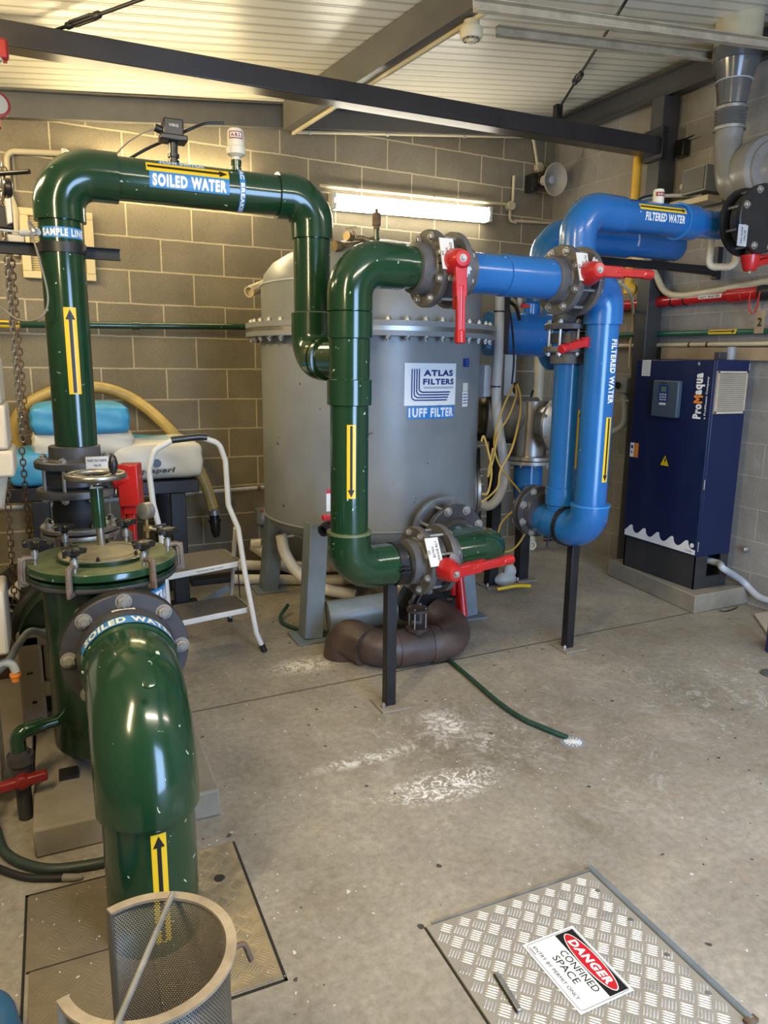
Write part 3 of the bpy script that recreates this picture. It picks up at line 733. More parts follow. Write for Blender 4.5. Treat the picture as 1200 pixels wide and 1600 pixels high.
# line 1: middle standpipe
Z1 = 1.822; ang = radians(4.2); U = V(cos(ang), sin(ang), 0)
BX = V(1.047, YM, 0)
def L1(s, z=Z1): return V(BX.x+U.x*s, BX.y+U.y*s, z)
ZB = .635
t = thing('soiled_water_standpipe', 'dark green standpipe in front of the tank between upper and lower valves', 'pipe', (BX.x, BX.y, ZB-.08))
elbow('elbow', L1(0, Z1-.175), L1(0), L1(.215), t, rad=.12)
collar('coupling', L1(0, 1.545), L1(0, 1.645), t)
pipe('stub', L1(.2), L1(.275), t, r=.080)
pipe('riser', L1(0, .70), L1(0, 1.66), t)
collar('tee_collar', L1(0, 1.295), L1(0, 1.395), t)
build('tee_body', MB().lathe(L1(0, 1.39), (0, 0, 1), [(0, .079), (.16, .079)], 36), 'green_pvc', t)
elbow('elbow', L1(0, .795), L1(0, ZB), L1(.235, ZB), t, rad=.11)
build('socket_rim', MB().ring(L1(0, .787), (0, 0, 1), RF+.003, R, .010), 'green_dusty', t)
arrow('arrow_sticker', fcyl(L1(0, 1.083), (0, 0, -1), (-.12, -1, 0), R, 0), 0, -.012, .285, .034, t)
mb = MB(); mb.lathe(L1(.195, ZB), U, [(0, RF), (0, RF+.005), (.035, RF+.005), (.035, RF)], 36)
mb.box(L1(.213, ZB)+V(0, -.096, .008), (.045, .03, .004)); mb.box(L1(.213, ZB)+V(0, -.096, -.010), (.045, .03, .004)); mb.cyl(L1(.213, ZB)+V(0, -.098, -.018), L1(.213, ZB)+V(0, -.098, .016), .006, 8)
build('clamp', mb, 'steel_black', t)

def vlabel(lines, fm, w, h, parent, mat_='sticker_paper'):
    s = rect('label_plate', fm, 0, 0, w, h, mat_, parent)
    n = len(lines)
    for i, l in enumerate(lines): text(l, fm, 0, h*(.5-(i+.6)/(n+.2)), min(w*.85, len(l)*h*.2), h*.42/n, 'sticker_black', s, bold=.0)
    return s
def valve(label, c, ax, spin, lever, half=.12, rf=.145, rb=.118, L=.30, neck=True, mat_='grey_pvc', droop=0, tag=None, tagdir=None, nb=8, quadrant=True, wide=1, necks=(1, 1), r=RF):
    """flanged butterfly valve: two bolted flanges, wafer body and red lever"""
    c = Vector(c); ax = Vector(ax).normalized(); spin = Vector(spin).normalized(); lever = Vector(lever).normalized()
    t = thing('butterfly_valve', label, 'valve', c)
    for s, nk in ((-1, necks[0]), (1, necks[1])):
        mb = MB(); o = c+ax*s*.040; d = ax*s
        mb.lathe(o, d, [(0, r*.8), (0, rf), (.004, rf+.002), (.024, rf+.002), (.028, rf-.003), (.028, r+.016), (.034, r+.010), (half-.04, r+.009), (half-.038, r+.005)] if nk else [(0, r*.8), (0, rf), (.004, rf+.002), (.024, rf+.002), (.028, rf-.003), (.028, r*.8)], 44)
        build('flange', mb, mat_, t)
    mb = MB(); mb.lathe(c-ax*.024, ax, [(0, rb*.85), (0, rb), (.048, rb), (.048, rb*.85)], 44)
    mb.cyl(c, c+spin*(rb+.03), .030, 20); mb.box(c+spin*(rb+.012), (.06, .06, .03), ax, lever.cross(spin), spin)
    build('valve_body', mb, 'dark_pvc', t)
    x, y = perp(ax)
    for k in range(nb):
        a = 2*pi*(k+.5)/nb; p = c+(x*cos(a)+y*sin(a))*(rf-.022)
        mb = MB(); mb.cyl(p-ax*.08, p+ax*.08, .007, 8); build('stud', mb, 'zinc', t)
        bolt(p-ax*.068, -ax, .014, .014, t); bolt(p+ax*.068, ax, .014, .014, t)
    h0 = c+spin*(rb+.028)
    lv = None
    if lever.length:
        side = spin.cross(lever)
        mb = MB(); mb.lathe(h0, spin, [(0, .050), (.012, .050), (.055, .040), (.078, .031), (.082, .028), (.084, 0)], 28)
        g = h0+spin*.055; tip = h0+lever*L+spin*(.045+droop)
        mb.bar(g, h0+lever*L*.45+spin*.05, .046, .030*wide, spin); wide > 1 and mb.bar(g-lever*.05, g+lever*.11, .075, .075, spin); mb.bar(g+lever*L*.35, tip, .034, .024, spin)
        mb.tube([h0+lever*L*.30+spin*.05, tip-lever*.05, tip-lever*.045, tip], [.019, .0155, .021, .021], 16)
        mb.bar(h0+lever*L*.25+spin*.022, h0+lever*L*.58+spin*.022, .034, .018, spin)
        lv = build('lever', mb, 'red_plastic', t, .004)
        bolt(h0+spin*.082, spin, .011, .010, lv, name='hub_bolt')
        if quadrant:
            mb = MB(); poly = []
            for k in range(17):
                a = radians(-28+k*6.5); rr = .074 if k % 2 else .067; poly.append((rr*cos(a), rr*sin(a)))
            poly += [(.035*cos(radians(76)), .035*sin(radians(76))), (.035*cos(radians(-28)), .035*sin(radians(-28)))]
            mb.prism(poly, h0+spin*.004, lever, side, .005); build('notch_plate', mb, 'zinc', t)
    if tag:
        td = Vector(tagdir).normalized(); td = (td-ax*ax.dot(td)).normalized(); up = ax
        o = c-ax*.054+td*(rf+.004)
        mb = MB(); mb.box(o-td*.002+ax*.0, (.062, .12, .004), ax, td.cross(ax), td); tp = build('tag_plate', mb, 'sticker_paper', t)
        fm = fplane(o+td*.0006, td.cross(ax), ax*1) if False else fplane(o, ax.cross(td)*-1, ax)
        u_ = td.cross(ax)
        fm = fplane(o, ax.cross(td), ax) if (ax.cross(td)).cross(ax).dot(td) > 0 else fplane(o, td.cross(ax), ax)
        for i, l in enumerate(tag):
            text(l, fm, 0, .016-.020*i, min(.10, .0095*len(l)), .010, 'sticker_black', tp, bold=0)
    return t
valve('grey flanged butterfly valve at the standpipe top, red lever hanging down', L1(.395), U, (-.10, -1, .08), (.02, -.05, -1), half=.125, tag=('DIVERSION', 'VALVE', '2A'), tagdir=(-.35, -1, .28), L=.305)
valve('grey flanged butterfly valve between the blue stub and the blue downpipe, red lever pointing right', L1(1.075), U, (-.10, -1, .1), (1, -.03, .01), half=.12, tag=('FILTER OUTLET', 'VALVE', '2B'), tagdir=(-.35, -1, .28), L=.30)
valve('grey flanged butterfly valve low in front of the tank, red lever pointing right', L1(.375, ZB), U, (.05, -1, -.04), (1, .12, .04), half=.115, tag=('LTB BWASH', 'VALVE', '2C'), tagdir=(-.4, -1, .5), L=.32, nb=8)
t = thing('filtered_water_stub', 'short bright blue pipe stub joining the two upper valves', 'pipe', L1(.74))
pipe('pipe', L1(.50), L1(.97), t, 'blue_pvc', .080); collar('coupling', L1(.70), L1(.965), t, 'blue_pvc', .086)

# lower branch to the tank nozzle
NZ = V(1.83, 3.38, .70)
cr = V(1.775, 2.71, .645)
t = thing('tank_branch_pipe', 'short dark green elbow from the lower valve to the front tank nozzle', 'pipe', cr)
build('elbow', MB().tube(fillet([L1(.475, .640), cr, V(1.80, 3.02, .60)], .13, 14), .086, 36), 'green_pvc', t)
build('stub', MB().tube([V(1.80, 3.0, .60), V(1.835, 3.16, .59)], .078, 32), 'green_pvc', t)
# blue downpipe and U bend
BD = V(2.335, 2.75, 0); ZU = .665
t = thing('filtered_water_downpipe', 'bright blue front downpipe from the upper valve to the low return bend', 'pipe', (BD.x, BD.y, ZU-.09))
elbow('elbow', L1(1.16), V(BD.x, BD.y, Z1), V(BD.x, BD.y, Z1-.18), t, 'blue_pvc', .088, rad=.12)
pipe('riser', (BD.x, BD.y, .75), (BD.x, BD.y, 1.66), t, 'blue_pvc')
elbow('elbow', (BD.x, BD.y, .80), (BD.x, BD.y, ZU), (BD.x-.02, BD.y+.19, ZU), t, 'blue_pvc', .092, rad=.11)
build('socket_rim', MB().ring((BD.x, BD.y, .793), (0, 0, 1), .0955, .074, .009), 'sticker_blue', t)
ta = (-.10, -1, 0)
fm = fcyl((BD.x, BD.y, 1.43), (0, 0, -1), (.18, -1, 0), R, 0)
text('FILTERED WATER', fm, 0, .0, .29, .036, 'sticker_white', t, bold=.042)
arrow('arrow_sticker', fcyl((BD.x, BD.y, 1.07), (0, 0, -1), (.16, -1, 0), R, 0), 0, 0, .305, .034, t)
# tee and rear riser
RX, RY = 2.325, 2.955
t = thing('filtered_water_riser', 'bright blue rear riser with tee at the bottom and high run to the right', 'pipe', (RX, RY, ZU-.09))
build('tee', MB().tube([(BD.x-.018, BD.y+.13, ZU), (RX-.015, RY+.14, ZU)], .084, 36), 'blue_pvc', t)
build('tee_ring', MB().lathe((RX-.002, RY-.035, ZU), (-.05, 1, 0), [(0, .084), (0, .098), (.07, .098), (.07, .084)], 36), 'blue_pvc', t)
collar('tee_collar', (RX, RY, ZU+.10), (RX, RY, ZU+.19), t, 'blue_pvc', .084)
pipe('riser', (RX, RY, ZU), (RX, RY, 1.47), t, 'blue_pvc')
arrow('arrow_sticker', fcyl((RX, RY, 1.10), (0, 0, 1), (.32, -1, 0), R, 0), 0, 0, .29, .036, t)
ZT = 2.175
pipe('riser', (RX, RY, 1.70), (RX, RY, ZT-.14), t, 'blue_pvc')
elbow('elbow', (RX, RY, ZT-.20), (RX, RY, ZT), (RX+.26, RY+.02, ZT), t, 'blue_pvc', .086, rad=.12)
P0 = V(RX+.22, RY+.018, ZT); P1 = V(3.10, 3.035, ZT+.02)
pipe('cross_pipe', P0, P1, t, 'blue_pvc', .078)
ua = (P1-P0).normalized()
fm = fcyl(aty(1030, 343, 2.98), ua, (-.55, -1, .05), .078); o_ = P0+ua*.41
o_ = P0+ua*.27; fm = fcyl(o_, ua, (-.25, -1, .0), .078)
arrow('arrow_sticker', fm, .0, .036, .34, .030, t); text('FILTERED WATER', fm, .012, -.008, .29, .038, 'sticker_white', t, bold=.042)
collar('coupling', P1-ua*.1, P1+ua*.02, t, 'blue_pvc', .088)
build('coupling_rim', MB().ring(P1-ua*.10, ua, .0915, .078, .006), 'sticker_blue', t)
Q1 = P1+ua*.06; Q2 = P1+ua*.12+V(0, 0, 0)
build('reducer', MB().tube([P1, Q1, Q1+ua*.01, Q2], [.086, .070, .070, .070], 36), 'blue_pvc', t)
ED = V(3.345, 3.045, ZT+.02)
build('bend', MB().tube(fillet([Q2, ED, ED+V(-.02, -.10, 0)], .08, 10), .071, 32), 'blue_pvc', t)
# vertical valve on the rear riser
valve('grey flanged butterfly valve on the rear blue riser with its red lever pointing left', (RX, RY, 1.585), (0, 0, 1), (.15, -1, 0), (-.96, -.20, -.22), half=.12, L=.27, quadrant=False, rf=.132, rb=.10, necks=(1, 1), mat_='grey_pvc')
# clamp with saddle on bottom
mb = MB(); mb.lathe((RX+.005, RY-.075, ZU), (-.05, 1, 0), [(0, .088), (0, .106), (.026, .106), (.026, .088)], 36); mb.box((RX-.115, RY-.06, ZU-.05), (.04, .03, .005)); mb.box((RX-.115, RY-.06, ZU-.067), (.04, .03, .005)); mb.cyl((RX-.118, RY-.06, ZU-.10), (RX-.118, RY-.06, ZU-.04), .006, 8)
single('pipe_clamp', 'dark rubber lined steel clamp round the low blue bend', 'clamp', mb, 'steel_black')
def flange_pair(label, c, ax, rf=.14, ri=.085, mat1='dark_pvc', mat2='dark_pvc', gap=.008, nb=8, th=.024, studs=0, name='pipe_flange', neck=0, br=.015, bmat='zinc', rot=.5):
    c = Vector(c); ax = Vector(ax).normalized(); t = thing(name, label, 'flange', c)
    for s, mm in ((-1, mat1), (1, mat2)):
        prof = [(0, ri*.9), (0, rf-.002), (.003, rf), (th-.003, rf), (th, rf-.003)]
        if neck and s == -1: prof += [(th, ri+.022), (th+neck, ri+.012), (th+neck, ri*.95)]
        else: prof += [(th, ri*.95)]
        build('flange', MB().lathe(c+ax*s*gap/2, ax*s, prof, 48), mm, t)
    build('gasket', MB().lathe(c-ax*gap/2, ax, [(0, ri), (0, rf*.80), (gap, rf*.80), (gap, ri)], 40), 'rubber', t)
    x, y = perp(ax)
    for k in range(nb):
        a = 2*pi*(k+rot)/nb; p = c+(x*cos(a)+y*sin(a))*(rf-(rf-ri)*.36)
        bolt(p-ax*(gap/2+th), -ax, br, .015, t, bmat); 
        if nb < 10 or studs: bolt(p+ax*(gap/2+th), ax, br, .015, t, bmat)
    return t
flange_pair('dark grey bolted flange behind the low blue tee', (RX-.03, RY+.17, ZU+.035), (-.05, 1, 0), rf=.135, ri=.085, neck=.03)

# ------------------------------------------------------------------ the filter tank
TC = V(1.72, 4.02, 0); TR = .635
t = thing('filter_tank', 'big grey cylindrical filter tank with bolted mid flange and logo plate', 'tank', (TC.x, TC.y, 0))
build('shell', MB().lathe(TC, (0, 0, 1), [(.40, .20), (.43, .36), (.47, .50), (.52, .59), (.57, TR-.006), (.60, TR), (1.60, TR)], 96), 'tank_grey', t, ang=30)
build('weld_seam', MB().lathe(TC, (0, 0, 1), [(.574, TR-.004), (.578, TR+.004), (.584, TR+.004), (.588, TR-.002)], 96), 'tank_grey', t)
build('dome', MB().lathe(TC, (0, 0, 1), [(1.66, TR-.005), (1.87, TR-.005), (1.872, TR-.012), (1.93, TR-.022), (1.99, TR-.07), (2.04, TR-.15), (2.09, TR-.30), (2.12, .18), (2.125, 0)], 96), 'tank_grey', t, ang=30)
build('dome_seam', MB().lathe(TC, (0, 0, 1), [(1.868, TR-.005), (1.870, TR+.001), (1.878, TR+.001), (1.88, TR-.01)], 96), 'conduit_grey', t)
FR = TR+.085
build('lower_flange', MB().lathe(TC, (0, 0, 1), [(1.590, TR), (1.590, FR), (1.615, FR), (1.615, TR)], 96), 'tank_grey', t)
build('upper_flange', MB().lathe(TC, (0, 0, 1), [(1.637, TR), (1.637, FR), (1.664, FR), (1.664, TR-.004)], 96), 'tank_grey', t)
build('gasket', MB().lathe(TC, (0, 0, 1), [(1.615, TR), (1.615, FR-.004), (1.637, FR-.004), (1.637, TR)], 96), 'stainless', t)
for k in range(44):
    a = 2*pi*k/44; p = TC+V(cos(a), sin(a), 0)*(FR-.03)
    bolt(p+V(0, 0, 1.664), (0, 0, 1), .015, .018, t); bolt(p+V(0, 0, 1.590), (0, 0, -1), .015, .020, t)
for (lx, ly) in ((1.18, 3.56), (2.14, 3.55), (1.20, 4.48), (2.24, 4.48)):
    mb = MB(); d = V(lx-TC.x, ly-TC.y, 0).normalized(); top = V(lx, ly, .62)-d*.07; ft = V(lx, ly, .008)
    mb.bar(ft, top, .12, .10, (1, 0, 0)); mb.box(V(lx, ly, .005), (.20, .20, .010)); build('leg', mb, 'steel_grey_paint', t, .003)
def tp(px_, z):  # point on the tank shell seen at photo column px_ and height z
    best = None
    for k in range(-900, 900):
        a = -pi/2+k*.0018; P = TC+V(cos(a)*TR, sin(a)*TR, z); d = P-CAM
        if (P-TC).xy.dot((CAM-TC).xy) <= 0: continue
        x = 600+FPX*d.dot(CR)/d.dot(_fw)
        if best is None or abs(x-px_) < best[0]: best = (abs(x-px_), a, P)
    return best[2], V(cos(best[1]), sin(best[1]), 0)
P, n = tp(676, 1.36)
fm = fcyl((TC.x, TC.y, 1.352), (0, 0, 1), n, TR, -90, .002)
s = rect('logo_plate', fm, 0, 0, .325, .215, 'sticker_white', t, grid=.03)
def stroke(pts, wd, fm, mat_, parent, k=.0008):
    vs = []; fs = []
    for i, (x, y) in enumerate(pts):
        if i == 0: d = V(pts[1][0]-x, pts[1][1]-y, 0).normalized(); n_ = V(-d.y, d.x, 0); sc = 1
        elif i == len(pts)-1: d = V(x-pts[-2][0], y-pts[-2][1], 0).normalized(); n_ = V(-d.y, d.x, 0); sc = 1
        else:
            a = V(x-pts[i-1][0], y-pts[i-1][1], 0).normalized(); b = V(pts[i+1][0]-x, pts[i+1][1]-y, 0).normalized(); n_ = (V(-a.y, a.x, 0)+V(-b.y, b.x, 0)).normalized(); sc = 1/max(.3, n_.dot(V(-a.y, a.x, 0)))
        vs += [(x+n_.x*wd/2*sc, y+n_.y*wd/2*sc), (x-n_.x*wd/2*sc, y-n_.y*wd/2*sc)]
    for i in range(len(pts)-1): fs.append((2*i, 2*i+1, 2*i+3, 2*i+2))
    return art('logo_line', vs, fs, fm, mat_, parent, k, .02)
for k in range(4):
    o_ = -.122+k*.0135; yb_ = -.080+k*.0135; c_r = .018
    stroke([(o_, .078), (o_, yb_+c_r), (o_+.004, yb_+.007), (o_+c_r, yb_), (.118+k*.007-.02, yb_)], .0072, fm, 'ink_navy', s)
text('ATLAS', fm, .040, .058, .195, .032, 'ink_navy', s, bold=.05)
text('FILTERS', fm, .043, .014, .205, .031, 'ink_navy', s, bold=.05)
rect('print_line', fm, .045, -.014, .200, .0025, 'ink_navy', s, .0008); rect('print_line', fm, .045, -.020, .200, .0018, 'ink_navy', s, .0008)
fm2 = fcyl((TC.x, TC.y, 1.208), (0, 0, 1), n, TR, -90, .002)
s = rect('name_sticker', fm2, .005, 0, .30, .066, 'sticker_blue', t, grid=.03); text('1UFF FILTER', fm2, .005, 0, .285, .048, 'sticker_white', s, bold=.05)
P, n = tp(728, 1.44); fm = fcyl((TC.x, TC.y, 1.465), (0, 0, 1), n, TR, -90, .002)
s = rect('small_sticker', fm, 0, 0, .065, .045, 'ink_navy', t); [rect('print_line', fm, .008, .012-.012*i, .034, .004, 'sticker_blue', s, .0006) for i in range(3)]
s = rect('small_sticker', fm, -.002, -.13, .055, .045, 'sticker_paper', t); s = rect('small_sticker', fm, -.002, -.195, .058, .08, 'sticker_white', t); 
for i in range(4): rect('print_line', fm, -.002, -.168-.016*i, .044, .005, 'ink_navy', s, .0006)
# junction box on the tank's right shoulder
P = aty(757, 595, 3.72)
b = thing('junction_box', 'light grey junction box with label on the tank right side', 'junction box', P)
mb = MB(); mb.box(P, (.10, .12, .18), V(1, .15, 0), V(-.15, 1, 0)); build('box', mb, 'conduit_grey', b, .005)
fm = fplane(P+V(.012, -.0615, 0), V(1, .15, 0), (0, 0, 1)); s = rect('label', fm, .012, 0, .06, .15, 'sticker_paper', b)
for i in range(7): rect('print_line', fm, .012, .055-.018*i, .045, .004, 'conduit_grey', s, .0006)
# manway on the right side, stainless
P = aty(744, 766, 3.87); ax = V(.86, -.45, .0).normalized()
ctr = TC+V(cos(radians(-12)), sin(radians(-12)), 0)*.60+V(0, 0, .72)
q = aty(742, 766, 3.80)
t2 = thing('blind_flange', 'round bolted stainless inspection flange on the right side of the tank', 'flange', q)
axn = V(.93, -.36, 0).normalized()
build('neck', MB().lathe(q-axn*.16, axn, [(0, .135), (.13, .135), (.131, .150), (.150, .150)], 40), 'tank_grey', t2)
build('cover', MB().lathe(q-axn*.008, axn, [(0, .160), (.018, .160), (.020, .09), (.022, 0)], 40), 'stainless', t2)
x, y = perp(axn)
for k in range(14): a = 2*pi*k/14; bolt(q+(x*cos(a)+y*sin(a))*.132+axn*.010, axn, .011, .014, t2)
# front nozzle: big flange pair with long studs
nz = V(1.845, 3.26, .585); an = V(.05, -1, -.02).normalized()
t3 = thing('nozzle_flange', 'large dark flanged coupling with long studs on the lower front of the tank', 'flange', nz)
build('tank_flange', MB().lathe(nz-an*.07, an, [(-.14, .12), (0, .12), (0, .185), (.006, .19), (.028, .19), (.030, .175), (.030, .08)], 48), 'stainless', t3)
build('body', MB().lathe(nz-an*.03, an, [(0, .125), (.07, .120)], 48), 'dark_pvc', t3)
build('flange', MB().lathe(nz+an*.045, an, [(0, .09), (0, .165), (.004, .168), (.026, .168), (.03, .163), (.03, .105), (.05, .10), (.09, .098), (.095, .094), (.095, .08)], 48), 'dark_pvc', t3)
x, y = perp(an)
for k in range(8):
    a = 2*pi*(k+.5)/8; p = nz+(x*cos(a)+y*sin(a))*.146
    build('stud', MB().cyl(p-an*.10, p+an*.09, .009, 8), 'zinc', t3); bolt(p+an*.075, an, .018, .016, t3)
# drain ball valve at the lower left of the tank
q = aty(507, 826, 3.32)
t4 = thing('drain_valve', 'small dark drain valve with a red handle at the lower left of the tank', 'valve', q)
mb = MB(); mb.tube([q+V(.18, .16, .03), q+V(.03, .02, .0)], .026, 16); mb.lathe(q+V(.03, .02, 0), V(-.8, -.6, -.15), [(0, .026), (.0, .034), (.03, .034), (.032, .028), (.055, .030), (.055, .021), (.01, .020)], 20); build('body', mb, 'black_pvc', t4)
mb = MB(); mb.box(q+V(.04, .0, .055), (.10, .03, .028)); mb.cyl(q+V(.05, .02, .02), q+V(.05, .02, .05), .014, 12); build('handle', mb, 'red_plastic', t4, .005)
fm = fplane(aty(515, 785, 3.36), (1, 0, 0), (0, 0, 1)); s = rect('tag', fm, 0, 0, .035, .09, 'sticker_white', t4); rect('tag_band', fm, 0, .055, .035, .02, 'sticker_red', s)
# brass fittings behind the dome: sample cocks against the batten
q = aty(588, 375, 3.6)
t5 = thing('air_valve', 'small brass air valve on a green stem standing above the tank dome', 'valve', q-V(0, 0, .0))
mb = MB(); mb.cyl(q-V(0, 0, .08), q+V(0, 0, .06), .012, 12); build('stem', mb, 'green_pvc', t5)
mb = MB(); mb.lathe(q+V(0, 0, .05), (0, 0, 1), [(0, .015), (.02, .015), (.02, .022), (.07, .022), (.08, .018), (.08, .009), (.10, .008)], 16); build('cap', mb, 'rusty', t5)
build('collar', MB().lathe(q-V(0, 0, .05), (0, 0, 1), [(0, .018), (.02, .018)], 14), 'dark_red', t5)
mb = MB(); mb.tube([aty(588, 380, 3.6), aty(565, 372, 3.6), aty(545, 372, 3.58)], .013, 12); mb.lathe(aty(550, 372, 3.58), V(-.85, -.5, .1), [(0, .018), (.03, .018), (.03, .023), (.045, .023), (.045, .012)], 14); mb.cyl(aty(556, 372, 3.58), aty(553, 360, 3.58), .008, 10); mb.bar(aty(541, 357, 3.58), aty(557, 355, 3.58), .01, .012)
build('side_cock', mb, 'brass', t5)
mb = MB(); mb.tube([aty(590, 372, 3.7), aty(560, 382, 3.66), aty(530, 385, 3.62)], .016, 12); mb.lathe(aty(534, 384, 3.62), V(-.9, -.3, -.1), [(0, .018), (.02, .026), (.05, .026), (.05, .014)], 14)
single('brass_cock', 'brass cock and stub lying above the tank dome behind the upper green elbow', 'valve', mb, 'brass')
q0 = aty(389, 456, 4.30); q1 = aty(432, 438, 4.55)
single('pvc_stub', 'cream plastic pipe stub sticking out left of the tank dome', 'pipe', MB().lathe(q0, (q1-q0), [(.02, .024), (0, .024), (0, .032), ((q1-q0).length*1.6, .032)], 20), 'cream_pvc')

# ------------------------------------------------------------------ brown drain line on the floor
t = thing('drain_pipe', 'dusty brown drain pipe lying on the floor and bending down into it under the tank', 'pipe', (1.24, 3.22, 0))
BR = .090; zc_ = .092
pth = fillet([V(1.90, 3.36, .215), V(1.93, 3.06, .16), V(1.50, 3.0, zc_), V(1.235, 3.16, zc_+.01), V(1.235, 3.16, 0)], [.12, .12, .15, .10], 12)
pth = fillet([V(1.76, 3.32, .215), V(2.0, 3.16, .15), V(1.78, 2.97, zc_), V(1.40, 3.01, zc_), V(1.225, 3.20, zc_), V(1.225, 3.235, 0)], [.10, .13, .3, .16, .06], 12)
build('pipe', MB().tube([V(1.66, 3.02, zc_), V(1.44, 3.03, zc_)], BR, 36), 'brown_pvc', t)
build('elbow', MB().tube(fillet([V(1.62, 3.02, zc_), V(1.885, 2.99, zc_), V(1.77, 3.26, .145)], .14, 14), BR+.003, 36), 'brown_pvc', t)
build('elbow', MB().tube(fillet([V(1.52, 3.03, zc_), V(1.38, 3.04, zc_), V(1.285, 3.20, zc_+.01)], .14, 12), BR, 36), 'brown_pvc', t)
build('down_elbow', MB().tube(fillet([V(1.325, 3.10, zc_), V(1.262, 3.25, zc_+.02), V(1.252, 3.27, -.02)], .07, 12), BR+.008, 36), 'brown_pvc', t)
build('seam_ring', MB().lathe(V(1.66, 3.02, zc_), (1, 0, 0), [(0, BR), (.001, BR+.005), (.008, BR+.005), (.009, BR)], 36), 'black_pvc', t)
flange_pair('black bolted flange pair at the mouth of the brown drain pipe', (1.775, 3.31, .165), (.35, -1, -.05), rf=.150, ri=.085, mat1='dark_pvc', mat2='black_pvc', br=.014)
q = V(1.540, 3.0, 0)
t = thing('sight_glass', 'small clear sight glass between two grey discs on the brown drain pipe', 'gauge', (1.545, 3.01, .16))
mb = MB(); z0 = .165
build('top_plate', MB().lathe((1.545, 3.01, z0+.115), (0, 0, 1), [(0, .055), (.014, .055)], 28), 'brown_pvc', t)
build('bottom_plate', MB().lathe((1.545, 3.01, z0-.01), (0, 0, 1), [(0, .036), (.030, .036), (.030, .055), (.044, .055)], 28), 'brown_pvc', t)
build('tube', MB().cyl((1.545, 3.01, z0+.034), (1.545, 3.01, z0+.115), .030, 24), 'clear_plastic', t)
for k in range(4):
    a = pi/4+k*pi/2; mb = MB(); mb.cyl((1.545+.042*cos(a), 3.01+.042*sin(a), z0+.03), (1.545+.042*cos(a), 3.01+.042*sin(a), z0+.135), .004, 8); build('rod', mb, 'zinc', t)
# stainless spool and second valve under the tank
t = thing('drain_valve', 'butterfly valve under the tank with a red lever pointing down to the floor', 'valve', (1.86, 3.42, .25))
mb = MB(); mb.lathe((1.80, 3.40, .175), (.35, -1, -.05), [(0, .12), (.045, .12)], 36); mb.cyl((1.84, 3.38, .22), (1.93, 3.24, .25), .022, 14); build('valve_body', mb, 'dark_pvc', t)
mb = MB(); a = aty(716, 905, 3.22); b_ = aty(722, 962, 3.17); mb.lathe(a+V(-.02, .06, .02), V(.3, -1, 0), [(0, .04), (.06, .035), (.07, .02)], 20); mb.bar(a, b_, .058, .03, (1, 0, 0)); mb.tube([a+V(0, -.02, .02), b_+V(.004, -.012, 0)], [.018, .021], 12); mb.bar(a+V(-.028, .0, -.02), a+V(-.028, 0, -.085), .03, .02, (1, 0, 0))
build('lever', mb, 'red_plastic', t, .004)
mb = MB(); mb.tube([V(1.74, 3.44, .20), V(1.62, 3.75, .26), V(1.64, 3.92, .40)], .080, 32); mb.lathe(V(1.745, 3.43, .19), V(-.3, 1, .1), [(0, .14), (.02, .14)], 40)
single('tank_outlet_spool', 'stainless pipe spool between the tank bottom and the drain valve', 'pipe', mb, 'stainless')
mb = MB(); mb.tube([V(1.26, 3.50, .12), V(1.62, 3.44, .15)], .09, 30); single('outlet_pipe', 'grey pipe with dark stub lying under the tank behind the black post', 'pipe', mb, 'steel_grey_paint')

# ------------------------------------------------------------------ black support posts
def post(x, y, z, label, w=.046, plate=.135, lean=(0, 0)):
    t = thing('support_post', label, 'post', (x, y, 0))
    mb = MB(); mb.bar(V(x, y, .008), V(x+lean[0], y+lean[1], z), w, w, (1, 0, 0)); build('post', mb, 'steel_black', t, .003)
    mb = MB(); mb.box((x+.01, y, .005), (plate, plate, .010)); build('base_plate', mb, 'plinth', t, .002)
    bolt((x-w/2-.014, y-w/2-.004, .010), (0, 0, 1), .009, .018, t)
post(1.237, 2.665, .555, 'short black square post under the green elbow of the standpipe')
post(2.375, 2.90, .585, 'black square post under the low blue bend')
post(2.871, 4.046, 1.02, 'tall black post behind the blue pipes, the right one of the rear pair', .075, .16)
post(2.60, 4.00, 2.0, 'tall black post right beside the tank, the left one of the rear pair', .07, .16)

# ------------------------------------------------------------------ blue pipework behind
t = thing('backwash_pipe', 'blue rear pipe bending over high up behind the main blue elbow', 'pipe', (2.43, 3.40, 1.6))
build('bend', MB().tube(fillet([V(2.465, 3.40, 1.79), V(2.465, 3.40, 2.145), V(3.05, 3.43, 2.15)], .16, 14), .088, 36), 'blue_pvc', t)
build('cross_pipe', MB().tube([V(2.9, 3.425, 2.15), V(3.45, 3.46, 2.155)], .078, 30), 'blue_pvc', t)
fm = fcyl((3.05, 3.43, 2.15), (1, .05, 0), (-.3, -1, -.15), .088, -90)
text('BACKWASH', fm, -.03, 0, .10, .016, 'sticker_white', t)
t = thing('header_pipe', 'thick dark blue header pipe ending in a blue plate flange behind the rear valve', 'pipe', (2.3, 3.45, 1.5))
h1 = aty(862, 524, 4.24); hd = V(1, -.15, 0).normalized(); h0 = h1-hd*.48
build('pipe', MB().cyl(h0, h1, .145, 44), 'blue_pvc', t)
build('flange', MB().lathe(h1, hd, [(0, .11), (0, .235), (.025, .235), (.025, 0)], 56), 'blue_pvc', t)
build('branch', MB().cyl(h1-hd*.16, h1-hd*.16+V(0, 0, .24), .055, 24), 'blue_pvc', t)
